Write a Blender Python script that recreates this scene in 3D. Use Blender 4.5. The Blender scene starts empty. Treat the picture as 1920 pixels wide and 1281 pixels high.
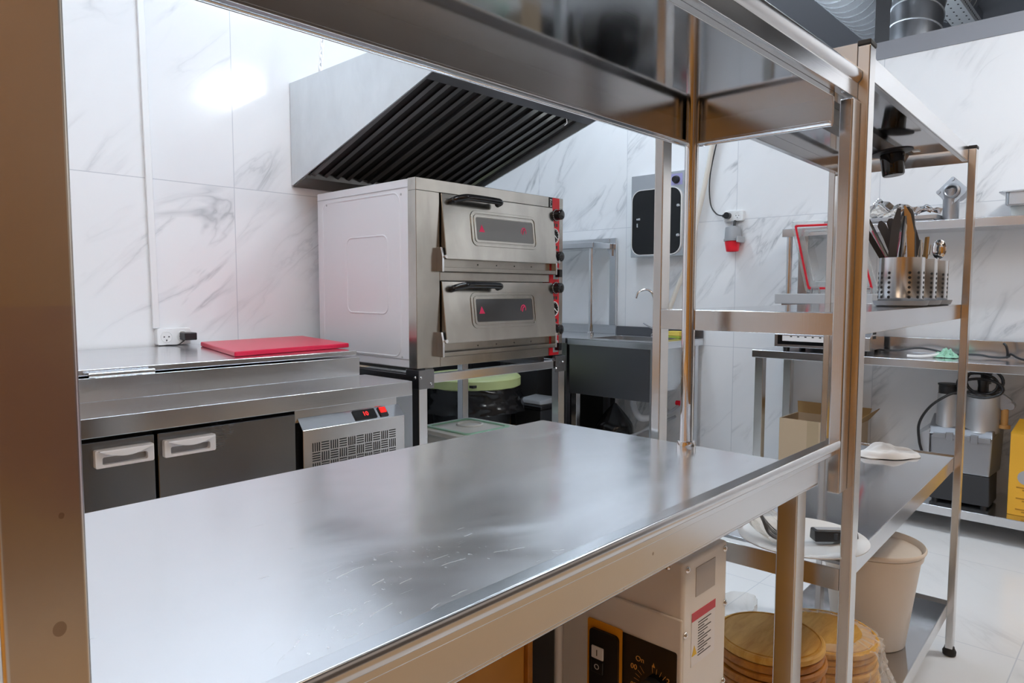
import bpy, bmesh, math, random
from mathutils import Vector, Matrix, noise
rnd = random.Random(7)
C = bpy.context.scene.collection
PI = math.pi
HC = 1.183                      # eye height

# ---------------------------------------------------------------- frames
def scaled(k):
    f = lambda p: Vector((p[0]*k, p[1]*k, HC+(p[2]-1.3)*k)); f.k = k; return f
N = scaled(.91)                 # prep table and what stands round it
B = scaled(.80)                 # room, fridge counter, hood, sink, back table
O = scaled(.8932)               # oven and its stand
_t = math.radians(2.1)
_e1 = Vector((math.cos(_t), math.sin(_t), 0)); _e2 = Vector((-math.sin(_t), math.cos(_t), 0))
def U(p):                       # storage rack, turned two degrees
    q = Vector((1.50, .45, 0))+_e1*p[0]+_e2*p[1]; q.z = p[2]; return N(q)
U.k = .91
def W(p): return Vector(p)
W.k = 1.0
FR = [N]
def use(f): FR[0] = f
FLB = -.17875                   # floor height in frame B
FLO = -.0245                    # floor height in frame O

# ---------------------------------------------------------------- mesh builder
class MB:
    def __init__(s): s.bm = bmesh.new()
    def _add(s, vs, fs):
        v = [s.bm.verts.new(p) for p in vs]
        for f in fs:
            try: s.bm.faces.new([v[i] for i in f])
            except ValueError: pass
        return s
    def box(s, x0, x1, y0, y1, z0, z1):
        return s._add([(x0,y0,z0),(x1,y0,z0),(x1,y1,z0),(x0,y1,z0),(x0,y0,z1),(x1,y0,z1),(x1,y1,z1),(x0,y1,z1)],
                      [(0,3,2,1),(4,5,6,7),(0,1,5,4),(1,2,6,5),(2,3,7,6),(3,0,4,7)])
    def hexa(s, b, t):            # four base corners, four top corners
        return s._add(list(b)+list(t), [(0,3,2,1),(4,5,6,7),(0,1,5,4),(1,2,6,5),(2,3,7,6),(3,0,4,7)])
    @staticmethod
    def _ax(axis, a, b, c):
        return {'x': (c, a, b), 'y': (a, c, b), 'z': (a, b, c)}[axis]
    def prism(s, pts, axis, c0, c1):
        n = len(pts)
        vs = [s._ax(axis, a, b, c0) for a, b in pts]+[s._ax(axis, a, b, c1) for a, b in pts]
        return s._add(vs, [tuple(range(n)), tuple(range(2*n-1, n-1, -1))]+[(i, (i+1) % n, (i+1) % n+n, i+n) for i in range(n)])
    def ring(s, o, i, axis, c0, c1):
        n = len(o); vs = []
        for c in (c0, c1):
            vs += [s._ax(axis, a, b, c) for a, b in o]+[s._ax(axis, a, b, c) for a, b in i]
        fs = []
        for k in range(n):
            l = (k+1) % n
            fs += [(k, l, n+l, n+k), (2*n+k, 3*n+k, 3*n+l, 2*n+l), (k, 2*n+k, 2*n+l, l), (n+k, n+l, 3*n+l, 3*n+k)]
        return s._add(vs, fs)
    def cyl(s, p0, p1, r0, r1=None, n=24, caps=True):
        p0, p1 = Vector(p0), Vector(p1); r1 = r0 if r1 is None else r1
        d = (p1-p0).normalized(); a = d.orthogonal().normalized(); b = d.cross(a)
        vs = []
        for p, r in ((p0, r0), (p1, r1)):
            vs += [p+(a*math.cos(2*PI*i/n)+b*math.sin(2*PI*i/n))*r for i in range(n)]
        fs = [(i, (i+1) % n, (i+1) % n+n, i+n) for i in range(n)]
        if caps: fs += [tuple(range(n-1, -1, -1)), tuple(range(n, 2*n))]
        return s._add(vs, fs)
    def lathe(s, c, prof, n=32, axis=(0,0,1), sx=1, sy=1):
        c = Vector(c); d = Vector(axis).normalized()
        a = Vector((1,0,0)) if abs(d.z) > .9 else d.cross(Vector((0,0,1))).normalized()
        b = d.cross(a); vs = []; fs = []
        for r, z in prof:
            vs += [c+d*z+(a*math.cos(2*PI*i/n)*sx+b*math.sin(2*PI*i/n)*sy)*r for i in range(n)]
        for j in range(len(prof)-1):
            fs += [(j*n+i, j*n+(i+1) % n, (j+1)*n+(i+1) % n, (j+1)*n+i) for i in range(n)]
        if prof[0][0] > 1e-6: fs.append(tuple(range(n-1, -1, -1)))
        if prof[-1][0] > 1e-6: fs.append(tuple(range((len(prof)-1)*n, len(prof)*n)))
        return s._add(vs, fs)
    def tube(s, path, r, n=10, closed=False, radii=None):
        P = [Vector(p) for p in path]; m = len(P); vs = []
        t0 = (P[1]-P[0]).normalized(); a = t0.orthogonal().normalized()
        for i in range(m):
            t = (P[(i+1) % m]-P[i-1]) if closed else (P[min(i+1, m-1)]-P[max(i-1, 0)])
            t.normalize(); a = (a-t*a.dot(t)).normalized(); b = t.cross(a)
            rr = radii[i] if radii else r
            vs += [P[i]+(a*math.cos(2*PI*k/n)+b*math.sin(2*PI*k/n))*rr for k in range(n)]
        fs = []
        for i in range(m if closed else m-1):
            j = (i+1) % m
            fs += [(i*n+k, i*n+(k+1) % n, j*n+(k+1) % n, j*n+k) for k in range(n)]
        if not closed: fs += [tuple(range(n-1, -1, -1)), tuple(range((m-1)*n, m*n))]
        return s._add(vs, fs)
    def grid(s, nu, nv, fn):
        vs = [fn(i/nu, j/nv) for j in range(nv+1) for i in range(nu+1)]
        return s._add(vs, [(j*(nu+1)+i, j*(nu+1)+i+1, (j+1)*(nu+1)+i+1, (j+1)*(nu+1)+i) for j in range(nv) for i in range(nu)])
    def sphere(s, c, r, sx=1, sy=1, sz=1, n=16):
        prof = [(max(0, math.sin(PI*i/n))*r, -math.cos(PI*i/n)*r*sz) for i in range(n+1)]
        prof[0] = (1e-7, prof[0][1]); prof[-1] = (1e-7, prof[-1][1])
        return s.lathe(c, prof, n*2, sx=sx, sy=sy)

def spline(pts, n=8):
    P = [Vector(p) for p in pts]; P = [P[0]*2-P[1]]+P+[P[-1]*2-P[-2]]; out = []
    for i in range(1, len(P)-2):
        for k in range(n):
            t = k/n; a, b, c, d = P[i-1:i+3]
            out.append(.5*((2*b)+(c-a)*t+(2*a-5*b+4*c-d)*t*t+(3*b-a-3*c+d)*t**3))
    return out+[P[-2]]
def rrect(a0, a1, b0, b1, r, n=5):
    out = []
    for cx, cy, s in ((a1-r, b1-r, 0), (a0+r, b1-r, 1), (a0+r, b0+r, 2), (a1-r, b0+r, 3)):
        for i in range(n+1):
            t = PI/2*(s+i/n); out.append((cx+r*math.cos(t), cy+r*math.sin(t)))
    return out

ORG = {}
def root_org(o):
    while o.parent: o = o.parent
    return ORG[o.name]
def thing(name, label, cat, loc, group=None):
    o = bpy.data.objects.new(name, None); C.objects.link(o)
    o.empty_display_size = .05
    o.location = FR[0](loc); ORG[o.name] = o.location.copy()
    o['label'] = label; o['category'] = cat
    if group: o['group'] = group
    return o
def obj(name, mb, mat, parent=None, bev=0, smooth=38, solid=0, sub=0, label=None):
    f = FR[0]; bm = mb.bm
    for v in bm.verts: v.co = f(v.co)
    bmesh.ops.recalc_face_normals(bm, faces=bm.faces)
    if parent is None:
        mn = [min(v.co[i] for v in bm.verts) for i in range(3)]; mx = [max(v.co[i] for v in bm.verts) for i in range(3)]
        org = Vector(((mn[0]+mx[0])/2, (mn[1]+mx[1])/2, mn[2]))
    else: org = root_org(parent)
    for v in bm.verts: v.co -= org
    for fc in bm.faces: fc.smooth = True
    ang = math.radians(smooth)
    for e in bm.edges: e.smooth = len(e.link_faces) == 2 and e.calc_face_angle(0) < ang
    me = bpy.data.meshes.new(name); bm.to_mesh(me); bm.free()
    me.materials.append(mat)
    o = bpy.data.objects.new(name, me); C.objects.link(o)
    if parent is None: o.location = org; ORG[o.name] = org
    else: o.parent = parent
    if solid: m = o.modifiers.new('s', 'SOLIDIFY'); m.thickness = solid; m.offset = 0
    if bev:
        m = o.modifiers.new('b', 'BEVEL'); m.width = bev; m.segments = 2; m.limit_method = 'ANGLE'
        m.angle_limit = math.radians(40); m.harden_normals = True
    if sub: m = o.modifiers.new('u', 'SUBSURF'); m.levels = sub; m.render_levels = sub
    if label: o['label'] = label
    return o
def tag(o, label, cat, group=None):
    o['label'] = label; o['category'] = cat
    if group: o['group'] = group
    return o
def struct(name, mb, mat, bev=0):
    o = obj(name, mb, mat, None, bev); o['kind'] = 'structure'; return o
def text(name, body, size, at, right, up, mat, parent, align='CENTER'):
    f = FR[0]; cu = bpy.data.curves.new(name, 'FONT'); cu.body = body; cu.size = size*f.k
    cu.extrude = .0003; cu.align_x = align; cu.align_y = 'CENTER'; cu.materials.append(mat)
    tmp = bpy.data.objects.new('tmp', cu); me = bpy.data.meshes.new_from_object(tmp); me.name = name
    bpy.data.objects.remove(tmp); bpy.data.curves.remove(cu)
    if not me.materials: me.materials.append(mat)
    o = bpy.data.objects.new(name, me); C.objects.link(o); o.parent = parent
    p0 = f(at); r = (f(Vector(at)+Vector(right))-p0).normalized(); u = (f(Vector(at)+Vector(up))-p0).normalized()
    n = r.cross(u); m = Matrix((r, u, n)).transposed().to_4x4(); m.translation = p0-root_org(parent)
    o.matrix_local = m
    return o
def copy_tree(o, delta, label=None, group=None):
    r = o.copy(); C.objects.link(r); r.location = o.location+delta
    ORG[r.name] = r.location.copy()
    if label: r['label'] = label
    if group: r['group'] = group
    for ch in list(o.children):
        c = ch.copy(); C.objects.link(c); c.parent = r
        for g in list(ch.children):
            d = g.copy(); C.objects.link(d); d.parent = c
    return r

# ---------------------------------------------------------------- materials
def mat(name, col, rough=.5, metal=0, **k):
    m = bpy.data.materials.new(name); m.use_nodes = True
    b = m.node_tree.nodes['Principled BSDF']
    b.inputs['Base Color'].default_value = (*col, 1); b.inputs['Roughness'].default_value = rough
    b.inputs['Metallic'].default_value = metal
    for kk, v in k.items():
        b.inputs[kk.replace('_', ' ')].default_value = v
    return m
def nd(m, t, **k):
    n = m.node_tree.nodes.new(t)
    for a, v in k.items(): setattr(n, a, v)
    return n
def lk(m, a, b): m.node_tree.links.new(a, b)
def bsdf(m): return m.node_tree.nodes['Principled BSDF']
def math_(m, op, a, b=None, c=None):
    n = nd(m, 'ShaderNodeMath', operation=op)
    for i, v in enumerate((a, b, c)):
        if v is None: continue
        if isinstance(v, (int, float)): n.inputs[i].default_value = v
        else: lk(m, v, n.inputs[i])
    return n.outputs[0]
def ramp(m, fac, stops):
    n = nd(m, 'ShaderNodeValToRGB'); e = n.color_ramp.elements
    while len(e) < len(stops): e.new(.5)
    for el, (p, c) in zip(e, stops): el.position = p; el.color = (*c, 1)
    lk(m, fac, n.inputs[0]); return n.outputs[0]
def mixc(m, fac, a, b, blend='MIX'):
    n = nd(m, 'ShaderNodeMix', data_type='RGBA', blend_type=blend)
    for sock, v in ((n.inputs[0], fac), (n.inputs[6], a), (n.inputs[7], b)):
        if isinstance(v, (int, float)): sock.default_value = v
        elif isinstance(v, tuple): sock.default_value = (*v, 1)
        else: lk(m, v, sock)
    return n.outputs[2]
def noise_(m, vec, scale, detail=2, rough=.5, dist=0):
    n = nd(m, 'ShaderNodeTexNoise'); n.inputs['Scale'].default_value = scale; n.inputs['Detail'].default_value = detail
    n.inputs['Roughness'].default_value = rough; n.inputs['Distortion'].default_value = dist
    lk(m, vec, n.inputs['Vector']); return n.outputs[0]
def mapping(m, vec, scale=(1,1,1), rot=(0,0,0), loc=(0,0,0)):
    n = nd(m, 'ShaderNodeMapping'); n.inputs['Scale'].default_value = scale; n.inputs['Rotation'].default_value = rot
    n.inputs['Location'].default_value = loc; lk(m, vec, n.inputs['Vector']); return n.outputs[0]
def position(m): return nd(m, 'ShaderNodeNewGeometry').outputs['Position']

def steel(name, col=(.62,.63,.65), rough=.22, stretch=(1,1,60), bump=.012, spread=.06, aniso=0, mottle=0):
    """stainless sheet: fine grain along one direction, faint smudges"""
    m = mat(name, col, rough, 1)
    p = position(m)
    g = noise_(m, mapping(m, p, tuple(90/s if s > 1 else 90 for s in stretch)), 6, 3, .6)
    sm = noise_(m, p, 3.2, 4, .6, .6)
    r = math_(m, 'MULTIPLY_ADD', sm, spread*2, rough-spread)
    r2 = math_(m, 'MULTIPLY_ADD', g, spread*.5, r)
    lk(m, r2, bsdf(m).inputs['Roughness'])
    bp = nd(m, 'ShaderNodeBump'); bp.inputs['Strength'].default_value = bump; bp.inputs['Distance'].default_value = .002
    lk(m, g, bp.inputs['Height']); lk(m, bp.outputs[0], bsdf(m).inputs['Normal'])
    if mottle:
        st = noise_(m, mapping(m, p, (3, 3, 1.5)), 2.2, 5, .6, .4)
        c2 = tuple(c*(1-mottle) for c in col)
        lk(m, ramp(m, st, [(.35, col), (.7, c2)]), bsdf(m).inputs['Base Color'])
    return m
M = {}
M['steel'] = steel('stainless_steel', (.70,.71,.73), .20)
M['steel_h'] = steel('stainless_sheet', (.70,.71,.73), .17, (50,50,1))
M['steel_post'] = steel('stainless_tube', (.70,.69,.68), .20, (1,1,60), mottle=.08)
M['steel_mirror'] = steel('polished_steel', (.55,.56,.58), .07, (40,1,1), .004, .03)
M['steel_door'] = steel('door_steel', (.27,.28,.295), .24, (60,60,1))
M['steel_dull'] = steel('galvanised_sheet', (.74,.77,.79), .42, (1,1,1), .02, .06, mottle=.10)
M['steel_dark'] = steel('dark_dull_steel', (.20,.195,.19), .34, (1,30,30), .03, .08)  # one even dark steel tone
M['steel_sink'] = steel('sink_steel', (.19,.19,.205), .36, (1,60,1))
M['steel_oven'] = steel('oven_front_steel', (.52,.495,.45), .18, (60,60,1), .012, .08, mottle=.25)
M['chrome'] = mat('chrome', (.78,.78,.79), .07, 1)
M['alu'] = mat('cast_aluminium', (.40,.41,.435), .38, .9)
M['handle'] = mat('satin_handle', (.90,.91,.94), .30, .1)
M['handle_shade'] = mat('satin_handle_shade', (.42,.43,.45), .4, .4)  # darker handle tone, puts the shade of the grip recess into colour
M['alu_matte'] = mat('matte_aluminium', (.55,.56,.58), .45, .85)

# worn table top: bright steel with swirling scratches and wiped marks
m = M['top'] = steel('worn_table_top', (.74,.765,.80), .145, (60,1,1), .004, .04)
p = position(m)
sw = nd(m, 'ShaderNodeTexWave', wave_type='RINGS', rings_direction='Z'); sw.inputs['Scale'].default_value = 14
sw.inputs['Distortion'].default_value = 2.2; sw.inputs['Detail'].default_value = 3; sw.inputs['Detail Scale'].default_value = 1.2
lk(m, mapping(m, p, (1,1,1), (0,0,0), (-.50,-.30,0)), sw.inputs['Vector'])
fine = math_(m, 'MULTIPLY', math_(m, 'GREATER_THAN', sw.outputs['Fac'], .992), math_(m, 'GREATER_THAN', noise_(m, mapping(m, p, (1,1,1), loc=(3,1,0)), 22, 2), .56))
spk = math_(m, 'GREATER_THAN', noise_(m, mapping(m, p, (210,80,1), (0,0,.6)), 1, 2, .6), .70)
gx = nd(m, 'ShaderNodeVectorMath', operation='DISTANCE'); lk(m, p, gx.inputs[0]); gx.inputs[1].default_value = (.50,.50,HC-.352*.91)
near = math_(m, 'MAXIMUM', math_(m, 'SUBTRACT', 1, math_(m, 'MULTIPLY', gx.outputs['Value'], 4.2)), 0)
near = math_(m, 'MULTIPLY', near, math_(m, 'GREATER_THAN', noise_(m, p, 13, 3), .47))
few = math_(m, 'MULTIPLY', math_(m, 'GREATER_THAN', noise_(m, mapping(m, p, (14,260,1), (0,0,-.5)), 1, 1), .78), .25)
scr = math_(m, 'MINIMUM', math_(m, 'ADD', math_(m, 'MULTIPLY', math_(m, 'MAXIMUM', fine, spk), near), few), .19)
old = bsdf(m).inputs['Roughness'].links[0].from_socket
haze = ramp(m, noise_(m, mapping(m, p, (1.2,2.2,1), (0,0,.4)), 2.4, 5, .6, 1.2), [(.42, (0,0,0)), (.75, (.10,.10,.10))])
lk(m, math_(m, 'ADD', math_(m, 'MULTIPLY_ADD', scr, .3, old), haze), bsdf(m).inputs['Roughness'])
lk(m, mixc(m, scr, (.74,.76,.79), (.88,.89,.91)), bsdf(m).inputs['Base Color'])
lk(m, math_(m, 'SUBTRACT', .84, math_(m, 'MULTIPLY', scr, .8)), bsdf(m).inputs['Metallic'])

m = M['skirt'] = steel('spotted_skirt', (.70,.70,.71), .19, (50,50,1))
vo = nd(m, 'ShaderNodeTexVoronoi'); vo.inputs['Scale'].default_value = 26; lk(m, position(m), vo.inputs['Vector'])
sv = nd(m, 'ShaderNodeSeparateColor'); lk(m, vo.outputs['Color'], sv.inputs[0])
dot = math_(m, 'MULTIPLY', math_(m, 'LESS_THAN', vo.outputs['Distance'], .085), math_(m, 'GREATER_THAN', sv.outputs[0], .72))
lk(m, mixc(m, math_(m, 'MULTIPLY', dot, .6), (.70,.70,.71), (.22,.14,.09)), bsdf(m).inputs['Base Color'])

m = M['post_stain'] = steel('stained_steel_tube', (.66,.60,.53), .22, (1,1,60))
vo = nd(m, 'ShaderNodeTexVoronoi'); vo.inputs['Scale'].default_value = 30; lk(m, mapping(m, position(m), (1,1,.8)), vo.inputs['Vector'])
sv = nd(m, 'ShaderNodeSeparateColor'); lk(m, vo.outputs['Color'], sv.inputs[0])
low = nd(m, 'ShaderNodeSeparateXYZ'); lk(m, position(m), low.inputs[0])
dot = math_(m, 'MULTIPLY', math_(m, 'LESS_THAN', vo.outputs['Distance'], .14), math_(m, 'GREATER_THAN', sv.outputs[0], .62))
dot = math_(m, 'MULTIPLY', math_(m, 'MULTIPLY', dot, math_(m, 'LESS_THAN', low.outputs[2], 1.12)), .5)
pat = ramp(m, noise_(m, mapping(m, position(m), (9,9,5), loc=(1,4,2)), 1, 3, .6), [(.5, (0,0,0)), (.62, (1,1,1))])
pat = math_(m, 'MULTIPLY', pat, math_(m, 'LESS_THAN', math_(m, 'ABSOLUTE', math_(m, 'SUBTRACT', low.outputs[2], 1.10)), .075))
c1 = mixc(m, math_(m, 'MULTIPLY', pat, .55), (.66,.60,.53), (.50,.40,.52))
lk(m, mixc(m, dot, c1, (.20,.11,.06)), bsdf(m).inputs['Base Color'])

def marble(name, a, b, u0, v0, su, sv, base=(.84,.85,.87), vein=(.30,.325,.35), joint=(.60,.62,.66), rough=.13, rot=.75, amount=1., jw=.0018):
    """large glossy white tiles: grey veins, thin joints; a, b = which axes run along the tile"""
    m = mat(name, base, rough)
    sx = nd(m, 'ShaderNodeSeparateXYZ'); lk(m, position(m), sx.inputs[0])
    ua = math_(m, 'DIVIDE', math_(m, 'SUBTRACT', sx.outputs[a], u0), su)
    va = math_(m, 'DIVIDE', math_(m, 'SUBTRACT', sx.outputs[b], v0), sv)
    fu, fv = math_(m, 'FLOOR', ua), math_(m, 'FLOOR', va)
    du = math_(m, 'MULTIPLY', math_(m, 'PINGPONG', ua, .5), su); dv = math_(m, 'MULTIPLY', math_(m, 'PINGPONG', va, .5), sv)
    line = math_(m, 'LESS_THAN', math_(m, 'MINIMUM', du, dv), jw)
    cid = nd(m, 'ShaderNodeCombineXYZ'); lk(m, fu, cid.inputs[0]); lk(m, fv, cid.inputs[1])
    wn = nd(m, 'ShaderNodeTexWhiteNoise', noise_dimensions='3D'); lk(m, cid.outputs[0], wn.inputs['Vector'])
    cv = nd(m, 'ShaderNodeCombineXYZ'); lk(m, math_(m, 'MULTIPLY', ua, su), cv.inputs[0]); lk(m, math_(m, 'MULTIPLY', va, sv), cv.inputs[1])
    off = nd(m, 'ShaderNodeVectorMath', operation='MULTIPLY_ADD'); lk(m, wn.outputs['Color'], off.inputs[0])
    off.inputs[1].default_value = (9,9,9); lk(m, cv.outputs[0], off.inputs[2])
    tv = mapping(m, off.outputs[0], (1,1,1), (0,0,-rot))
    v1 = mapping(m, tv, (.6,2.1,1))
    n1 = noise_(m, v1, 1.15, 5, .5, .7)
    w1 = math_(m, 'ABSOLUTE', math_(m, 'SUBTRACT', n1, .5))
    thin = ramp(m, w1, [(0, (1,1,1)), (.006, (.5,.5,.5)), (.022, (0,0,0))])
    n2 = noise_(m, mapping(m, tv, (.7,3.2,1), (0,0,-.12), (3,1,0)), 1.3, 6, .55, .5)
    w2 = math_(m, 'ABSOLUTE', math_(m, 'SUBTRACT', n2, .52))
    thin2 = ramp(m, w2, [(0, (.6,.6,.6)), (.012, (.25,.25,.25)), (.05, (0,0,0))])
    mask = ramp(m, noise_(m, mapping(m, tv, (1,1.6,1), loc=(7,2,0)), 1.6, 2), [(.50, (0,0,0)), (.68, (1,1,1))])
    tot = math_(m, 'MULTIPLY', math_(m, 'MAXIMUM', thin, thin2), mask)
    cloud = ramp(m, noise_(m, v1, 2.0, 4), [(.5, (0,0,0)), (.85, (.09,.09,.09))])
    tot = math_(m, 'MINIMUM', math_(m, 'ADD', math_(m, 'MULTIPLY', tot, .75*amount), math_(m, 'MULTIPLY', cloud, amount)), 1)
    c = mixc(m, tot, base, vein)
    lk(m, mixc(m, line, c, joint), bsdf(m).inputs['Base Color'])
    return m
TS, TV = .857, .838
M['wall_l'] = marble('marble_tile_left', 0, 2, 1.478, 1.6526, TS, TV, amount=.8)
M['wall_b'] = marble('marble_tile_back', 1, 2, 2.945, 1.6526, TS, TV, rot=-.85, amount=1.05, rough=.34)
M['floor'] = marble('marble_floor', 0, 1, 2.70, .30, TS, TS, base=(.78,.785,.79), vein=(.45,.45,.46), rough=.16, amount=.6)
M['ceil'] = mat('grey_ceiling', (.42,.43,.46), .7)
M['beam'] = mat('grey_beam_paint', (.27,.28,.31), .55)
M['mat'] = mat('tan_rubber_mat', (.52,.36,.21), .7)
M['refl_dark'] = mat('dark_reflected_panel', (.07,.055,.045), .6)
M['plaster'] = mat('tan_plaster', (.36,.30,.25), .6)
M['refl_brown'] = mat('brown_reflected_panel', (.085,.06,.042), .5)
def wood(name, c1, c2, scale, stretch, rough=.45):
    m = mat(name, c1, rough); p = position(m)
    w = noise_(m, mapping(m, p, stretch), scale, 4, .6, .8)
    lk(m, ramp(m, w, [(.3, c1), (.7, c2)]), bsdf(m).inputs['Base Color']); return m
M['clad'] = wood('amber_reflected_wood', (.60,.27,.03), (.48,.20,.02), 5, (1,6,1))  # amber for surfaces added to tint the steel reflections
M['door'] = wood('brown_wood_door', (.25,.125,.035), (.17,.08,.022), 6, (8,1,1))
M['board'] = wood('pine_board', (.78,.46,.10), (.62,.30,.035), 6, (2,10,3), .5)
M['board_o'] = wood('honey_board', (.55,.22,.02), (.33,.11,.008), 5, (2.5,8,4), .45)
M['white'] = mat('white_enamel', (.72,.725,.76), .32)
M['cream'] = mat('cream_enamel', (.80,.76,.71), .3)
M['plate'] = mat('white_ceramic', (.85,.85,.84), .12)
M['wplastic'] = mat('white_plastic', (.82,.83,.84), .3)
M['red'] = mat('raspberry_plastic', (.66,.006,.055), .28)
M['redpanel'] = mat('red_panel', (.62,.004,.014), .35)
M['redplug'] = mat('red_plug_plastic', (.85,.01,.03), .3)
M['grey'] = mat('grey_plastic', (.33,.34,.36), .45)
M['lgrey'] = mat('light_grey_plastic', (.42,.43,.45), .4)
M['black'] = mat('black_plastic', (.013,.013,.015), .38)
M['bgloss'] = mat('black_gloss', (.008,.008,.009), .06)
M['dark'] = mat('dark_recess', (.012,.011,.011), .6)
M['bag'] = mat('black_bag', (.008,.008,.009), .22)
M['rubber'] = mat('black_rubber', (.015,.012,.010), .6)
M['char'] = mat('charcoal_plastic', (.035,.037,.042), .45)
M['ovenglass'] = mat('oven_window_glass', (.055,.056,.058), .08)
M['glass_stain'] = mat('stained_oven_glass', (.15,.15,.148), .14)
M['magenta'] = mat('magenta_print', (.70,.015,.10), .4)
M['ink'] = mat('white_print', (.75,.75,.75), .5)
M['kink'] = mat('black_print', (.03,.03,.03), .5)
M['orange'] = mat('orange_panel', (.85,.36,.02), .4)
M['oink'] = mat('orange_print', (.70,.34,.06), .5)
M['yellow'] = mat('yellow_carton', (.87,.46,.035), .5)
M['yprint'] = mat('ochre_print', (.45,.20,.01), .5)
M['carton'] = mat('cardboard', (.56,.43,.29), .75)
M['carton_d'] = mat('brown_cardboard', (.40,.24,.09), .75)
M['tape'] = mat('parcel_tape', (.46,.35,.22), .35)
M['beige'] = mat('beige_plastic', (.80,.70,.59), .38)
M['hose'] = mat('beige_hose', (.74,.69,.62), .45)
M['cloth'] = mat('white_cloth', (.86,.85,.84), .9)
M['lime'] = mat('lime_plastic', (.55,.62,.28), .35)
M['green'] = mat('green_film', (.33,.62,.47), .3)
M['sponge'] = mat('yellow_sponge', (.80,.62,.12), .9)
M['spg'] = mat('green_scourer', (.35,.45,.06), .9)
M['lilac'] = mat('lilac_label', (.36,.35,.62), .4)
M['tan'] = mat('copper_wood', (.55,.30,.10), .35)
M['blade'] = mat('dark_nylon', (.06,.065,.075), .35)
M['pink'] = mat('pink_plastic', (.75,.10,.22), .4)
M['label'] = mat('white_label', (.82,.80,.80), .4)
M['greyl'] = mat('grey_label', (.46,.42,.39), .35)
M['redl'] = mat('red_label', (.60,.04,.06), .4)
M['warn'] = mat('warning_yellow', (.85,.55,.02), .4)
def emit(name, col, st):
    m = mat(name, col, .4); b = bsdf(m); b.inputs['Emission Color'].default_value = (*col, 1); b.inputs['Emission Strength'].default_value = st
    return m
M['led'] = emit('red_led', (1,.02,.02), 2.2)
M['ledsw'] = emit('lit_red_rocker', (.9,.02,.015), .8)
M['lamp'] = emit('lamp_diffuser', (.76,.885,1.0), 38)
M['lamp_w'] = emit('warm_lamp_diffuser', (1.0,.74,.50), 14)
M['spot'] = emit('spot_diffuser', (1.0,.97,.93), 420)
def clear(name, col=(.9,.92,.92), a=.16, rough=.08):
    """thin clear plastic film or sheet"""
    m = bpy.data.materials.new(name); m.use_nodes = True; nt = m.node_tree
    for n in list(nt.nodes):
        if n.type != 'OUTPUT_MATERIAL': nt.nodes.remove(n)
    out = [n for n in nt.nodes if n.type == 'OUTPUT_MATERIAL'][0]
    t = nd(m, 'ShaderNodeBsdfTransparent'); t.inputs[0].default_value = (*col, 1)
    g = nd(m, 'ShaderNodeBsdfPrincipled'); g.inputs['Base Color'].default_value = (*col, 1); g.inputs['Roughness'].default_value = rough
    f = nd(m, 'ShaderNodeLayerWeight'); f.inputs['Blend'].default_value = .35
    fac = math_(m, 'MINIMUM', math_(m, 'MULTIPLY_ADD', f.outputs['Facing'], .42, a), 1)
    x = nd(m, 'ShaderNodeMixShader'); lk(m, fac, x.inputs[0]); lk(m, t.outputs[0], x.inputs[1]); lk(m, g.outputs[0], x.inputs[2])
    lk(m, x.outputs[0], out.inputs[0]); return m
M['acryl'] = clear('clear_acrylic', (.93,.95,.95), .10)
M['film'] = clear('cling_film', (.97,.95,.92), .10, .12)
M['tub'] = clear('frosted_tub', (.86,.88,.86), .55, .3)
M['spiral'] = mat('spiral_duct', (.80,.81,.83), .35, .6)
M['spiral_d'] = mat('dull_spiral_duct', (.24,.245,.26), .38, .9)

# ---------------------------------------------------------------- room (structure)
use(W)
YL, XB = 3.136, 4.36
struct('floor', MB().box(-2.4, 8, -2.2, 4.8, -.1, 0), M['floor'])
struct('ceiling', MB().box(-2.4, 8.2, -2.4, 4.8, 3.72, 3.82), M['ceil'])
struct('wall_left', MB().box(-2.4, 2.50, YL, 4.8, 0, 3.72), M['wall_l'])
struct('wall_back', MB().box(XB, XB+.1, -2.2, 4.8, 0, 2.487), M['wall_b'])
struct('trim_1', MB().box(XB-.004, XB+.12, -2.2, 4.8, 2.487, 2.583), M['beam'])
struct('wall_recess', MB().box(2.50, XB, 4.4, 4.8, 0, 3.72), M['wall_l'])
struct('trim_3', MB().box(-2.4, 8, -2.2, -1.35, 2.95, 3.72), M['refl_dark'])  # unseen dark block, added to darken reflections in the overshelf
struct('trim_4', MB().box(1.0, 8, -2.2, -2.15, 2.1, 2.95), M['refl_dark'])  # dark panel added out of view for the shelf skirt to reflect
struct('trim_5', MB().box(1.0, 8, -2.2, -2.15, 0, 1.0), M['refl_brown'])  # unseen low panel, added so the steel mirrors a dark brown
struct('wall_far', MB().box(8, 8.2, -2.2, 4.8, 0, 3.72), M['ceil'])
struct('wall_right', MB().box(-2.4, 8, -2.4, -2.2, 0, 3.72), M['plaster'])
struct('wall_front', MB().box(-2.6, -2.4, -2.4, 4.8, 0, 3.72), M['wall_b'])
struct('trim_2', MB().box(-2.4, -2.37, -2.2, 1.62, 0, 2.35), M['clad'])  # amber panel added out of view for orange reflections on the posts
d = struct('door_1', MB().box(-.9, 1.0, -2.2, -2.16, 0, 2.7), M['door'])  # unseen brown door, added for the left post to reflect
obj('door_handle', MB().tube([(.80,-2.16,1.05),(.80,-2.10,1.05),(.68,-2.10,1.05)], .011), M['chrome'], d)

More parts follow.
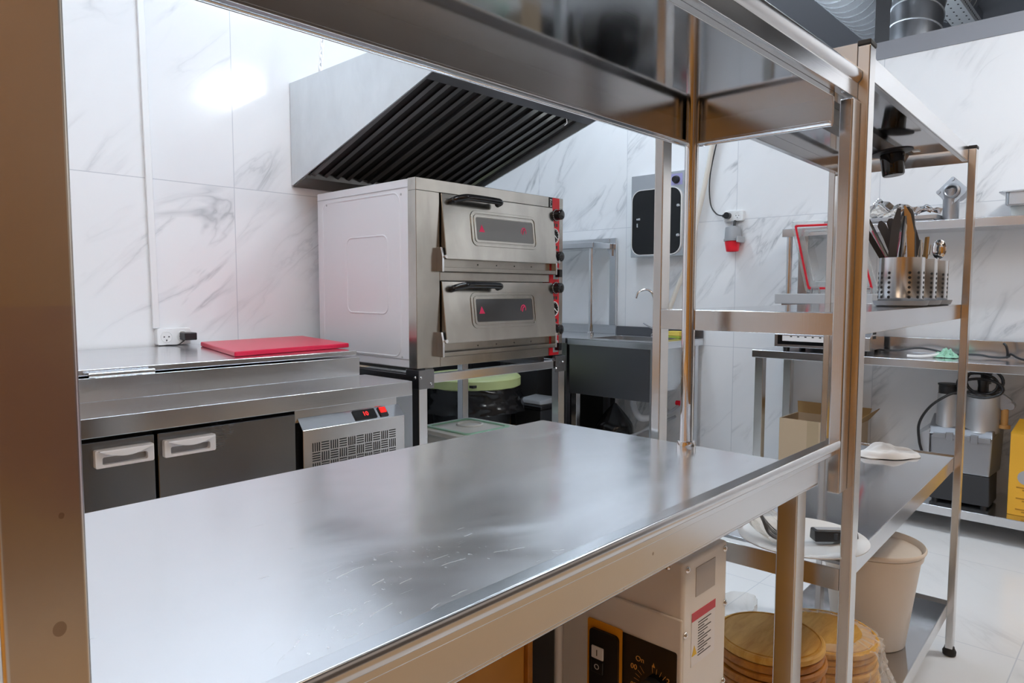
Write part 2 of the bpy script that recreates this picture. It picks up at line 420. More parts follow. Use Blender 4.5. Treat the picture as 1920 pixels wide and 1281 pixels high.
# lamps on the ceiling
def lamp(x, y, lx, ly, z, label, m_='lamp'):
    t = thing('ceiling_lamp', label, 'lamp', (x, y, z), 'linear ceiling lamps')
    obj('housing', MB().box(x-lx/2-.01, x+lx/2+.01, y-ly*.2, y+ly*.2, z+.05, z+.08), M['wplastic'], t)
    obj('diffuser', MB().box(x-lx/2, x+lx/2, y-ly/2, y+ly/2, z, z+.05), M[m_], t, .012)
    for s in (-1, 1): obj('hanger', MB().cyl((x+s*lx*.4, y, z+.08), (x+s*lx*.4, y, 3.72), .004, n=8), M['grey'], t)
LZ = 3.05
lamp(.35, 1.55, 1.25, .12, LZ, 'white linear ceiling lamp over the left end of the aisle')
lamp(1.75, 1.8, 1.25, .12, LZ, 'white linear ceiling lamp over the aisle before the oven')
lamp(3.0, -.25, .12, .9, LZ, 'white linear ceiling lamp over the back table')
lamp(3.55, 2.75, .8, .12, LZ, 'white linear ceiling lamp before the sink')
lamp(.5, -1.0, 1.9, .20, LZ, 'warm white linear ceiling lamp behind the photographer', 'lamp_w')
lamp(-1.4, .4, .20, 1.25, LZ, 'warm white linear ceiling lamp by the wood clad wall', 'lamp_w')
t = thing('ceiling_lamp', 'white linear lamp added unseen behind the back wall to light the ducts', 'lamp', (4.53, 1.5, 2.40))  # hidden lamp added to brighten the ducts
obj('housing', MB().box(4.46, 4.49, 1.08, 1.92, 2.40, 2.46), M['wplastic'], t)
obj('diffuser', MB().box(4.49, 4.56, 1.1, 1.9, 2.40, 2.47), M['lamp'], t, .012)
t = thing('ceiling_spotlight', 'compact bright ceiling spotlight over the open floor at right', 'lamp', (3.4, -.7, 3.2))
obj('housing', MB().lathe((3.4,-.7,3.2), [(.085,.0),(.09,.01),(.09,.12),(.03,.14),(.03,.52)], 24), M['black'], t)
obj('diffuser', MB().cyl((3.4,-.7,3.195), (3.4,-.7,3.21), .075, n=24), M['spot'], t)

# ---------------------------------------------------------------- prep table and its overshelf
use(N)
t = thing('prep_table', 'long stainless steel prep table with worn scratched top filling the foreground', 'table', (.76, .85, 0))
TX0, TX1, TY0, TY1, TZ = -.06, 1.436, .487, 1.236, .948
obj('tabletop', MB().box(TX0, TX1, TY0+.012, TY1, .908, TZ), M['top'], t, .003)
obj('front_skirt', MB().box(TX0, 1.40, TY0, TY0+.012, .922, .985), M['skirt'], t, .002)
for x0, y0 in ((-.04, .515), (1.345, .505), (-.04, 1.18), (1.38, 1.18)):
    obj('leg', MB().box(x0, x0+.047, y0, y0+.04, 0, .908), M['steel_post'], t, .003)
for y0 in (.525, 1.19):
    obj('stretcher', MB().box(0, 1.36, y0, y0+.02, .12, .15), M['steel_post'], t, .002)

t = thing('table_overshelf', 'tall stainless overshelf frame on square front posts and round rear poles above the prep table', 'shelf', (.76, .63, .89))
for x0 in (.0785, 1.4535):
    p_ = obj('front_post', MB().box(x0, x0+.044, .464, .489, .892, 1.676), M['post_stain'] if x0 < .1 else M['steel_post'], t, .003)
# raised front rails at table and shelf level: rounded nose, step, lip
rl = [(.464,.988),(.464,1.0),(.4665,1.0035),(.487,1.0035),(.487,.966),(.474,.972),(.474,.983),(.466,.985)]
obj('table_rail', MB().prism(rl, 'x', .1225, 1.4535), M['steel_h'], t, .0012)
rs = [(.4625,1.722),(.4625,1.735),(.466,1.739),(.487,1.739),(.487,1.682),(.470,1.682),(.470,1.712),(.466,1.716)]
obj('shelf_rail', MB().prism(rs, 'x', .06, 1.497), M['steel_h'], t, .0012)
sh = obj('shelf_panel', MB().box(.10, 1.420, .487, .796, 1.672, 1.690), M['steel_mirror'], t, .001)
sk = MB().box(.10, 1.420, .790, .797, 1.622, 1.690)              # far skirt and its turned-in lip
sk.box(.10, 1.420, .774, .790, 1.620, 1.625)
sk.box(1.413, 1.420, .487, .790, 1.622, 1.690); sk.box(1.397, 1.413, .487, .790, 1.620, 1.625)
sk.box(.10, .107, .487, .790, 1.622, 1.690)
obj('shelf_skirt', sk, M['steel_h'], t, .001)
obj('rolled_hem', MB().tube([(.105,.4895,1.6215),(.105,.7925,1.6215),(1.4165,.7925,1.6215),(1.4165,.4895,1.6215)], .0045, 12), M['chrome'], t)
for x in (.17, 1.395):
    p_ = obj('rear_pole', MB().cyl((x, .775, TZ), (x, .775, 1.672), .0145, n=32), M['chrome'], t)
    obj('collar', MB().lathe((x, .775, TZ), [(.0215,0),(.0215,.010),(.0195,.017),(.015,.018)], 32), M['chrome'], p_)
    obj('collar_lower', MB().lathe((x, .775, 1.655), [(.0175,0),(.0175,.017)], 32), M['chrome'], p_) if False else None

use(W)
t = thing('reflection_sideboard', 'unseen amber sideboard added left of the prep table for its reflection', 'sideboard', (-.38, 1.05, 0))  # added out of view so the steel legs reflect amber
obj('carcass', MB().box(-.66, -.12, .30, 1.75, .06, .82), M['clad'], t, .004)
obj('plinth', MB().box(-.62, -.16, .34, 1.71, 0, .06), M['door'], t)
obj('top', MB().box(-.68, -.10, .28, 1.77, .82, .85), M['clad'], t, .004)
for y in (.32, 1.04): obj('door', MB().box(-.12, -.10, y, y+.69, .08, .80), M['clad'], t, .003)

# ---------------------------------------------------------------- storage rack
use(U)
RL, RD = 1.356, .473
t = thing('storage_rack', 'four tier stainless storage rack standing beside the end of the prep table', 'rack', (RL/2, RD/2, 0))
for u0 in (0, RL-.042):
    for v0 in (0, RD-.0235):
        p_ = obj('post', MB().box(u0, u0+.042, v0, v0+.0235, .03, 1.785), M['steel_post'], t, .0025)
        obj('end_cap', MB().box(u0-.001, u0+.043, v0-.001, v0+.0245, 1.785, 1.795), M['rubber'], p_, .002)
        obj('foot', MB().lathe((u0+.021, v0+.012, 0), [(.012,0),(.021,.004),(.022,.016),(.016,.028),(.016,.032)], 20), M['rubber'], p_)
SHZ = (.19, .722, 1.256, 1.791)
for z in SHZ:
    s_ = MB().box(.045, RL-.045, .0245, RD-.03, z-.008, z)
    obj('shelf', s_, M['steel_mirror'], t, .0008)
    k_ = MB().box(.042, RL-.042, .0225, .0265, z-.048, z).box(.042, RL-.042, RD-.030, RD-.026, z-.048, z)
    k_.box(.045, RL-.045, .0265, .040, z-.0485, z-.045).box(.045, RL-.045, RD-.045, RD-.03, z-.0485, z-.045)
    obj('shelf_skirt', k_, M['steel_h'], t, .0008)
    for u0 in (0, RL-.004):
        obj('end_rail', MB().box(u0, u0+.004, .0235, RD-.0235, z-.047, z), M['steel_post'], t, .0008)
obj('stiffener', MB().prism([(.20,1.783),(.215,1.752),(.255,1.752),(.27,1.783)], 'x', .05, RL-.05), M['steel_dark'], t, .001)

# cutlery holder: three perforated cups on one grey tray
Z = SHZ[2]
CUPS = ((.875,.117), (1.035,.112), (1.19,.107)); CR, CH = .062, .137
t = thing('cutlery_holder', 'three perforated steel cutlery cups on a joined grey tray on the middle rack shelf', 'cutlery holder', (1.03, .11, Z))
tr = MB()
for u, v in CUPS: tr.lathe((u, v, Z), [(.064,0),(.072,.004),(.077,.017),(.074,.017),(.066,.008)], 40)
tr.box(CUPS[0][0], CUPS[2][0], .085, .14, Z, Z+.012)
obj('drip_tray', tr, M['grey'], t)
for u, v in CUPS:
    c_ = obj('cup', MB().lathe((u, v, Z+.010), [(.02,.003),(CR-.002,.003),(CR,.006),(CR,CH),(CR-.002,CH),(CR-.002,.006)], 56), M['steel'], t)
    h = MB()
    for k in range(14):
        if k % 4 == 3: continue
        a = 2*PI*k/14+.12
        for j in range(6):
            q = Vector((u, v, Z+.028+j*.0145)); dd = Vector((math.cos(a), math.sin(a), 0))
            h.cyl(q+dd*(CR-.004), q+dd*(CR+.0006), .0042, n=14)
    obj('perforations', h, M['dark'], c_)

def blade(path, widths, thick, nrm):
    """flat bar along a path: width per point, constant thickness"""
    mb = MB(); P = [Vector(p) for p in path]; n = Vector(nrm).normalized(); vs = []
    for i, p in enumerate(P):
        tt = (P[min(i+1, len(P)-1)]-P[max(i-1, 0)]).normalized(); s = tt.cross(n).normalized(); w = widths[i]/2
        vs += [p-s*w-n*thick/2, p+s*w-n*thick/2, p+s*w+n*thick/2, p-s*w+n*thick/2]
    fs = [(3,2,1,0), tuple(range(len(P)*4-4, len(P)*4))]
    for i in range(len(P)-1):
        for k in range(4): fs.append((i*4+k, i*4+(k+1) % 4, i*4+4+(k+1) % 4, i*4+4+k))
    return mb._add(vs, fs)
def at(cup, du, dv, z): return (CUPS[cup][0]+du, CUPS[cup][1]+dv, Z+z)
VN = (.97,.22,.05); VR = (.72,-.66,.2)
G = 'utensils standing in the cutlery cups'
def ut(name, mb, mtl, label, cat='utensil', sm=40): return tag(obj(name, mb, mtl, None, 0, sm), label, cat, G)
ut('knife', blade([at(0,.01,.02,.03), at(0,.01,.052,.14), at(0,.005,.085,.20), at(0,.0,.108,.245)], [.016,.016,.016,.012], .012, VN), M['black'], 'black handled knife leaning far left out of the nearest cutlery cup', 'knife')
ut('ruler', blade([at(0,.0,.012,.03), at(0,.0,.042,.15), at(0,-.005,.083,.235)], [.010,.010,.009], .004, VN), M['pink'], 'thin pink plastic stick leaning left in the nearest cutlery cup', 'stick')
ut('tongs', blade([at(0,-.012,.010,.03), at(0,-.012,.038,.15), at(0,-.016,.096,.273)], [.010,.012,.006], .004, VR), M['chrome'], 'slim silver tongs leaning left beside the black knife in the cup', 'tongs')
ut('spoon', blade([at(0,.03,.0,.03), at(0,.03,.03,.15), at(0,.03,.05,.215), at(0,.03,.068,.252), at(0,.03,.072,.265)], [.012,.014,.024,.024,.008], .007, VN), M['blade'], 'black nylon spoon leaning left behind the silver tongs', 'spoon')
ut('ladle', blade([at(0,.04,-.004,.03), at(0,.04,.02,.15), at(0,.04,.036,.23), at(0,.04,.044,.262), at(0,.04,.046,.272)], [.012,.014,.022,.024,.01], .008, VN), M['blade'], 'second black nylon spoon, more upright, behind the dark spatula', 'spoon')
ut('spatula', blade([at(0,-.025,.018,.03), at(0,-.025,.022,.16), at(0,-.025,.014,.25), at(0,-.025,.008,.295)], [.014,.022,.024,.010], .005, VN), M['blade'], 'tall dark grey spatula at the front of the nearest cutlery cup', 'spatula')
ut('serving_spoon', blade([at(0,-.02,.004,.03), at(0,-.02,.002,.14), at(0,-.02,.0,.18), at(0,-.02,-.004,.24), at(0,-.02,-.006,.272)], [.010,.020,.028,.028,.012], .005, VR), M['chrome'], 'polished serving spoon bowl up between dark spatula and wooden spatula', 'spoon')
ut('whisk_handle', MB().tube(spline([at(0,.0,-.030,.03), at(0,.0,-.028,.18), at(0,.0,-.020,.275), at(0,.0,-.008,.292), at(0,.0,.004,.262)]), .008, 10), M['blade'], 'curved dark grey handle hooked over beside the wooden spatula', 'handle')
ut('wooden_spatula', blade([at(0,-.01,-.018,.03), at(0,-.01,-.026,.14), at(0,-.01,-.022,.22), at(0,-.01,-.012,.275), at(0,-.01,-.003,.303)], [.012,.018,.021,.017,.004], .008, VN), M['tan'], 'brown wooden spatula with curved edge in the nearest cutlery cup', 'spatula')
ut('cake_slice', blade([at(1,-.02,.010,.03), at(1,-.02,.008,.14), at(1,-.02,.002,.20), at(1,-.02,.014,.262), at(1,-.02,.018,.296)], [.016,.026,.032,.020,.003], .004, VN), M['blade'], 'black triangular cake slice in the middle cutlery cup', 'cake slice')
ut('teaspoon', blade([at(1,.0,.030,.03), at(1,.0,.034,.16), at(1,.0,.036,.19), at(1,.0,.037,.208)], [.006,.008,.018,.010], .005, VR), M['chrome'], 'small silver teaspoon left of the black cake slice', 'teaspoon')
ut('steak_knife', blade([at(1,.0,-.022,.03), at(1,.0,-.026,.15), at(1,.0,-.030,.218)], [.010,.013,.010], .008, VR), M['carton_d'], 'brown handled knife right of the black cake slice', 'knife')
ut('butter_knife', blade([at(1,-.01,-.012,.03), at(1,-.01,-.014,.15), at(1,-.01,-.014,.21)], [.009,.011,.008], .006, VR), M['chrome'], 'silver knife handle between cake slice and brown knife', 'knife')
for i, (dv, zz) in enumerate(((.040,.205), (.022,.21), (.006,.203))):
    f_ = blade([at(2,.0,dv,.03), at(2,.0,dv,.145), at(2,.0,dv-.002,.170)], [.006,.008,.016], .003, VR)
    for q in range(3):
        f_._add(*(lambda b: ([v.co.copy() for v in b.bm.verts], [tuple(v.index for v in fc.verts) for fc in b.bm.faces]))((lambda b: (b.bm.verts.index_update(), b)[1])(blade([at(2,.0,dv-.010+q*.008,.168), at(2,.0,dv-.014+q*.009,zz)], [.0035,.002], .003, VR))))
    ut('fork', f_, M['chrome'], ('leftmost of three silver forks in the farthest cutlery cup', 'middle one of three silver forks in the farthest cutlery cup', 'rightmost of three silver forks, next to the dessert spoon')[i], 'fork')
ut('dessert_spoon', MB().sphere(at(2,-.01,-.034,.185), .024, .35, .9, 1.35, 10).tube([at(2,-.01,-.036,.03), at(2,-.01,-.034,.16)], .004, 8), M['chrome'], 'silver spoon with bowl up at the right of the farthest cup', 'spoon')

# third shelf: cloth, plate with cutlery bag and scale, spoons
Z = SHZ[1]
def clothf(a, b):
    s, q = (a-.5)*2, (b-.5)*2
    x, y = s*math.sqrt(max(0, 1-q*q*.42)), q*math.sqrt(max(0, 1-s*s*.42))
    h = max(0, 1-(x*x+y*y)**2)**.55
    z = .036*h*(.62+.75*noise.noise(Vector((a*2.6, b*2.2, 1.7)))+.25*noise.noise(Vector((a*7, b*6, 4))))
    return (1.19+x*.075-y*.055+.010*noise.noise(Vector((a*3, b*3, 5))), .205-x*.085*.95-y*.040+.006*noise.noise(Vector((a*4, b*3, 8))), Z+.002+max(0, z))
tag(obj('napkin', MB().grid(28, 22, clothf), M['cloth'], None, 0, 180, solid=.003), 'crumpled white cloth lying on the third rack shelf', 'cloth')
PC = (.085, .128)
t = tag(obj('dinner_plate', MB().lathe((*PC, Z), [(.02,0),(.075,0),(.085,.006),(.118,.017),(.138,.022),(.139,.025),(.118,.0205),(.086,.010),(.07,.006),(.001,.006)], 56), M['plate'], None, 0, 60), 'round white plate holding cutlery and a black scale on the rack', 'plate')
t = thing('pocket_scale', 'black pocket scale lying at the right of the white plate', 'scale', (PC[0]+.045, PC[1]-.045, Z+.014))
obj('body', MB().hexa([(.09,.10,Z+.014),(.155,.025,Z+.014),(.18,.047,Z+.014),(.115,.122,Z+.014)], [(.092,.102,Z+.040),(.157,.028,Z+.036),(.178,.047,Z+.036),(.114,.120,Z+.040)]), M['black'], t, .003)
obj('screen', MB().hexa([(.100,.100,Z+.0395),(.140,.055,Z+.0380),(.154,.068,Z+.0380),(.113,.113,Z+.0395)], [(.100,.100,Z+.041),(.140,.055,Z+.0395),(.154,.068,Z+.0395),(.113,.113,Z+.041)]), M['lgrey'], t)
obj('clasp', MB().box(.118, .130, .062, .070, Z+.02, Z+.034), M['char'], t, .001)
GB = 'cutlery in the clear bag on the plate'
for i in range(5):
    o_ = (i-2)*.007
    tag(obj('bagged_fork', blade(spline([(.055+o_*.5,.225+o_*.3,Z+.085), (.050+o_*.8,.205+o_*.4,Z+.055), (.045+o_*1.2,.180,Z+.030), (.05+o_*1.3,.150,Z+.020)], 4), [.007]*13, .0025, (.6,.5,.6)), M['steel_dark'] if i % 2 else M['blade'], None, 0, 50),
        ('first dark fork at the left of the cutlery bag on the plate', 'grey fork second from left in the bag on the plate', 'dark fork in the middle of the bag on the plate', 'grey fork fourth from left in the bag on the plate', 'dark fork at the right of the bag on the plate')[i], 'fork', GB)
def bagf(a, b):
    an = 2*PI*a; r = .036+.012*noise.noise(Vector((math.cos(an)*2, math.sin(an)*2, b*4)))
    r *= (.65+.6*math.sin(PI*min(1, b*1.1+.1)))
    return (.050-.0*b+r*math.cos(an), .165+.06*b+r*math.sin(an)*.8, Z+.016+.080*b)
tag(obj('plastic_bag', MB().grid(26, 14, bagf), M['film'], None, 0, 180), 'clear plastic bag round the forks on the white plate', 'bag')
for i, (u, v, zt) in enumerate(((.03,.283,.170), (-.01,.345,.150))):
    tag(obj('tablespoon', blade(spline([(u+.03,v-.03,Z+.002), (u+.005,v-.004,Z+.10), (u,v,Z+zt-.02), (u,v+.001,Z+zt)], 4), [.008,.008,.008,.009,.009,.010,.012,.014,.015,.016,.016,.014,.007], .004, (.8,.55,.1)), M['chrome'], None, 0, 50),
        ('taller spoon handle rising behind the table end before the carton', 'lower spoon handle just showing over the table end')[i], 'spoon')
tag(obj('sauce_bowl', MB().lathe((.03, .335, Z), [(.02,0),(.035,.008),(.045,.03),(.046,.034),(.042,.03),(.02,.010),(.001,.008)], 32), M['plate'], None, 0, 60), 'small white bowl left of the plate, half hidden by the table', 'bowl')

# lower shelf: stacks of round boards, bin, wrapped goods
Z = SHZ[0]
def board_stack(c, r, zt, n, lab, grp, mt, seed):
    rr = random.Random(seed); z = zt; first = None
    for i in range(n):
        th = .0195; dx, dy = rr.uniform(-.006,.006), rr.uniform(-.006,.006)
        if i == 0: dx = dy = 0
        u, v = c[0]+dx, c[1]+dy
        pr = [(.001,-th),(r-.006,-th),(r-.001,-th+.004),(r,-th/2),(r-.001,-.004),(r-.006,0)]
        if i == 0: pr += [(r*.92,0),(r*.915,-.003),(r*.885,-.003),(r*.88,0)]
        pr += [(.001,0)]
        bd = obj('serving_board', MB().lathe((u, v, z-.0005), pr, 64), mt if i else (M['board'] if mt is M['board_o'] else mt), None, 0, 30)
        tag(bd, lab(i), 'board', grp); z -= th+.0008
    return z
ORD = ['topmost', 'second', 'third', 'fourth', 'fifth', 'sixth', 'seventh', 'eighth', 'ninth', 'tenth', 'eleventh', 'twelfth', 'thirteenth']
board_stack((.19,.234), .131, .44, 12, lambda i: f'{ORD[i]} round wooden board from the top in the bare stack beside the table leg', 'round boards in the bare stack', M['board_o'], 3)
board_stack((.505,.195), .140, .345, 7, lambda i: f'{ORD[i]} round wooden board from the top in the film wrapped stack', 'round boards in the wrapped stack', M['board'], 5)
def wrapf(a, b):
    an = 2*PI*a; n_ = noise.noise(Vector((math.cos(an)*3.2, math.sin(an)*3.2, b*5)))
    n2 = noise.noise(Vector((math.cos(an)*9, math.sin(an)*9, b*11)))
    r = .146+.045*(1-b)**1.6+.016*n_*(1.2-b)+.008*n2
    if b > .93: r = .146*(1-(b-.93)/.07*.35)
    return (.505+r*math.cos(an), .195+r*math.sin(an), Z+.002+b*.160+.004*n2*b)
tag(obj('cling_wrap', MB().grid(110, 26, wrapf), M['film'], None, 0, 180), 'crumpled clear film wrapped round the right stack of boards', 'plastic film')
def rollf(a, b):
    an = 2*PI*a; r = .10+.014*noise.noise(Vector((math.cos(an)*4, math.sin(an)*4, b*3)))
    return (.33+r*math.cos(an)*(1.02-.5*max(0, b-.7)), .385+r*.55*math.sin(an), Z+.002+b*.235)
tag(obj('wrapped_board', MB().grid(40, 10, rollf), M['film'], None, 0, 180), 'clear plastic parcel behind the bare stack of boards', 'parcel')
BC = (.875,.17)
t = thing('waste_bin', 'round beige plastic bin standing on the bottom rack shelf', 'bin', (*BC, Z))
obj('body', MB().lathe((*BC, Z), [(.10,0),(.105,.004),(.142,.300),(.150,.303),(.1535,.309),(.1535,.314),(.150,.318),(.1465,.314),(.140,.305),(.101,.006),(.001,.005)], 64), M['beige'], t, 0, 50)
obj('rim_band', MB().lathe((*BC, Z), [(.1405,.282),(.1455,.283),(.1475,.300),(.142,.301)], 64), M['beige'], t, 0, 50)
t = thing('meat_tray', 'clear plastic tray with a dark block near the right end of the bottom rack shelf', 'tray', (1.17,.22,Z))
obj('tray', MB().box(1.09, 1.24, .15, .30, Z, Z+.012), M['film'], t, .003)
obj('block', MB().hexa([(1.11,.17,Z+.012),(1.22,.17,Z+.012),(1.22,.27,Z+.012),(1.11,.27,Z+.012)], [(1.13,.18,Z+.062),(1.21,.18,Z+.062),(1.21,.26,Z+.062),(1.13,.26,Z+.062)]), M['char'], t, .006)

# black stopper under the top shelf
t = thing('drain_plug', 'black flanged plastic cup hanging under the top rack shelf', 'cup', (1.0,.195,1.68))
zt = 1.748
obj('cup', MB().lathe((1.02,.19,zt), [(.001,-.075),(.030,-.075),(.033,-.070),(.036,-.006),(.036,.003)], 36, axis=(.10,.12,1)), M['bgloss'], t)
obj('flange', MB().lathe((1.02,.19,zt+.002), [(.036,-.006),(.062,-.002),(.062,.003),(.001,.004)], 40, axis=(.10,.12,1)), M['black'], t)
obj('tab', MB().box(1.03, 1.055, .115, .135, zt-.001, zt+.005), M['wplastic'], t, .001)

# ---------------------------------------------------------------- dough mixer under the table
use(N)
t = thing('dough_mixer', 'cream dough mixer with orange and black control panel under the prep table', 'mixer', (1.07,.67,0))
mx0, mx1, my0, my1, mz = .995, 1.150, .552, .800, .858
obj('housing', MB().box(mx0, mx1, my0, my1, .02, mz), M['cream'], t, .006)
obj('front_cover', MB().prism([(my0-.001,.02),(my0-.001,.765),(my1,.765),(my1,.02)], 'x', mx0-.006, mx0), M['cream'], t, .003)
obj('control_panel', MB().prism(rrect(.558,.738,.52,.708,.004,3), 'x', mx0-.0075, mx0-.006), M['bgloss'], t)
obj('orange_panel', MB().prism(rrect(.664,.739,.51,.711,.004,3), 'x', mx0-.0082, mx0-.006), M['orange'], t)
sw_ = obj('switch_box', MB().prism(rrect(.670,.731,.515,.697,.008,4), 'x', mx0-.014, mx0-.008), M['black'], t)
obj('start_button', MB().box(mx0-.018, mx0-.014, .698, .724, .645, .668), M['plate'], sw_, .002)
obj('stop_button', MB().box(mx0-.018, mx0-.014, .698, .724, .619, .643), M['black'], sw_, .002)
R_, U_ = (0,-1,0), (0,0,1)
text('lettering', 'I', .016, (mx0-.0185,.711,.6565), R_, U_, M['kink'], sw_)
text('lettering', 'O', .014, (mx0-.0185,.711,.631), R_, U_, M['ink'], sw_)
dial = obj('timer_dial', MB().cyl((mx0-.0075,.600,.628), (mx0-.022,.600,.628), .022, n=32), M['black'], t)
tk = MB()
for k in range(26):
    a = math.radians(95-k*13)
    if 195 < (95-k*13) % 360 < 200: continue
    r0, r1 = .030, .040 if k % 5 else .043
    ca, sa = math.cos(a), math.sin(a)
    tk.box(0,0,0,0,0,0) if False else tk._add([(mx0-.0078,.600-ca*r0-sa*.0004,.628+sa*r0-ca*.0004),(mx0-.0078,.600-ca*r0+sa*.0004,.628+sa*r0+ca*.0004),(mx0-.0078,.600-ca*r1+sa*.0004,.628+sa*r1+ca*.0004),(mx0-.0078,.600-ca*r1-sa*.0004,.628+sa*r1-ca*.0004)], [(0,1,2,3)])
tk._add([(mx0-.0078,.604,.668),(mx0-.0078,.598,.668),(mx0-.0078,.601,.676)], [(0,1,2)])
obj('dial_marks', tk, M['oink'], t)
for s_, y, z in (('On', .628,.672), ('00', .640,.655), ('05', .640,.622), ('2', .573,.654)):
    text('lettering', s_, .013, (mx0-.0078,y,z), R_, U_, M['oink'], t)
sc = MB()
screws = []
for x, z in ((mx0+.012,.845), (mx1-.012,.845), (mx1-.008,.745), (mx0+.008,.735), (mx0+.008,.60), (mx1-.008,.60)):
    s_ = obj('screw', MB().lathe((x, my0-.0005, z), [(.001,.0035),(.003,.0032),(.0055,.001),(.0058,0)], 16, axis=(0,-1,0)), M['chrome'], t)
obj('screw', MB().lathe((mx0-.0005, my0+.03, .845), [(.001,.0035),(.003,.0032),(.0055,.001),(.0058,0)], 16, axis=(-1,0,0)), M['chrome'], t)
obj('rating_plate', MB().box(mx0+.040, mx0+.107, my0-.001, my0, .790, .840), M['greyl'], t)
lb = obj('warning_label', MB().box(mx0+.028, mx0+.110, my0-.0008, my0, .672, .765), M['label'], t)
obj('label_band', MB().box(mx0+.028, mx0+.110, my0-.0013, my0-.0007, .750, .765), M['redl'], lb)
obj('warning_sign', MB().prism([(mx0+.030,.690),(mx0+.046,.690),(mx0+.038,.707)], 'y', my0-.0013, my0-.0007), M['warn'], lb)
ln = MB()
for k in range(13): ln.box(mx0+.050, mx0+.050+.045-.012*(k % 3), my0-.0012, my0-.0007, .742-k*.0048, .7435-k*.0048)
obj('small_print', ln, M['kink'], lb)
obj('dark_gap_block', MB().box(.875, .975, .805, 1.0, .05, .78), M['black'], t, .004)  # black block put in for the dark gap beside the mixer
obj('base', MB().box(.88, 1.14, .56, 1.0, 0, .05), M['cream'], t, .01)
obj('side_panel', MB().box(mx1, mx1+.004, my0+.02, my1-.01, .04, .84), M['clad'], t, .001)  # amber panel added for its reflection in the table leg
obj('column', MB().box(.98, 1.14, .80, 1.0, .06, .84), M['cream'], t, .01)
t = thing('reflection_crate', 'amber crate added under the prep table left of the mixer for its reflection', 'crate', (.45,.9,0))  # stands for a brown panel; amber added for reflections in the legs
obj('box', MB().box(.02, .84, .76, 1.10, .0, .72), M['clad'], t, .003)
obj('corner_strip', MB().box(.84, .852, .752, .772, .0, .74), M['board_o'], t, .002)
obj('lid', MB().box(.01, .85, .75, 1.11, .72, .75), M['clad'], t, .003)

# ---------------------------------------------------------------- refrigerated counter
use(B)
t = thing('refrigerated_counter', 'stainless refrigerated prep counter with two doors and raised lid against the left wall', 'fridge', (1.1,3.2,FLB))
obj('worktop', MB().box(.0, 2.015, 2.53, 2.90, .819, .885), M['steel_h'], t, .002)
obj('ingredient_well', MB().box(.0, 1.985, 2.905, 3.90, .80, .975), M['steel_h'], t, .002)
ld = obj('lid', MB().box(.0, 1.975, 2.912, 3.90, .983, 1.007), M['steel_h'], t, .003)
hb = MB().cyl((.786,2.878,.988), (1.015,2.878,.988), .010, n=16)
for x in (.81,.975): hb.box(x-.008, x+.008, 2.878, 2.916, .982, .994)
obj('lid_handle', hb, M['chrome'], ld)
obj('body', MB().box(.02, 1.985, 2.64, 3.88, -.06, .819), M['dark'], t)
obj('top_trim', MB().box(1.462, 1.985, 2.612, 2.64, .752, .819), M['steel_h'], t, .001)
for x0, x1, hx0, hx1 in ((.36,.904,.709,.894), (.914,1.450,.928,1.111)):
    d_ = obj('door', MB().box(x0, x1, 2.585, 2.638, -.02, .795), M['steel_door'], t, .003)
    zz0, zz1 = .708, .770
    out = rrect(hx0, hx1, zz0, zz1, .006, 3); inn = rrect(hx0+.022, hx1-.022, zz0+.010, zz1-.026, .006, 3)
    h_ = obj('door_handle', MB().ring(out, inn, 'y', 2.560, 2.585), M['handle'], d_, .002)
    obj('grip_recess', MB().box(hx0+.022, hx1-.022, 2.5835, 2.5845, zz0+.010, zz1-.026), M['handle_shade'], d_)
    n_ = 12
    arch = [(hx0+.010+(hx1-hx0-.020)*i/n_, zz1-.006-.020*math.sin(PI*i/n_)) for i in range(n_+1)]
    obj('grip_lip', MB().prism([(hx1-.008, zz1-.001),(hx0+.008, zz1-.001)]+arch, 'y', 2.540, 2.562), M['handle'], d_, .002)
ch = obj('compressor_cover', MB().prism([(2.640,.772),(2.612,.772),(2.568,.724),(2.568,-.03),(2.640,-.03)], 'x', 1.474, 1.998), M['steel_h'], t, .002)
vs_ = MB(); bs = .0437
for r in range(5):
    for c in range(10):
        x0, z1 = 1.512+c*bs, .668-r*bs*.98
        if x0+bs > 1.965: continue
        for k in range(4):
            if (r+c) % 2: vs_.box(x0+.003, x0+bs-.004, 2.567, 2.5685, z1-.006-k*.0102, z1-.0015-k*.0102)
            else: vs_.box(x0+.004+k*.0102, x0+.0085+k*.0102, 2.567, 2.5685, z1-bs+.005, z1-.0015)
obj('vent_slots', vs_, M['dark'], ch)
def chin(a, b):     # point on the sloping chin: along X and up the slope 0..1
    return Vector((a, 2.568+.044*b, .724+.048*b))
nrm = Vector((0,-.048,.044)).normalized()
def onchin(x0, x1, b0, b1, h, m_, nm, par, bv=.0015):
    q = [chin(x0,b0), chin(x1,b0), chin(x1,b1), chin(x0,b1)]
    return obj(nm, MB().hexa(q, [v+nrm*h for v in q]), m_, par, bv)
dp = onchin(1.735, 1.850, .15, .90, .006, M['bgloss'], 'thermostat', ch)
text('digits', '10', .030, chin(1.795,.53)+nrm*.0065, (1,0,0), (0,.044,.048), M['led'], dp)
sb = onchin(1.868, 1.912, .15, .90, .006, M['black'], 'switch_frame', ch)
onchin(1.874, 1.906, .42, .85, .011, M['ledsw'], 'rocker', sb)

use(B)
tb = MB()
bt = [(1.395,3.0),(2.045,3.085),(2.19,3.80),(1.545,3.715)]
tb.hexa([(x,y,1.0075) for x, y in bt], [(x,y,1.031) for x, y in bt])
tag(obj('cutting_board', tb, M['red'], None, .005), 'raspberry red plastic cutting board on the fridge counter lid', 'cutting board')

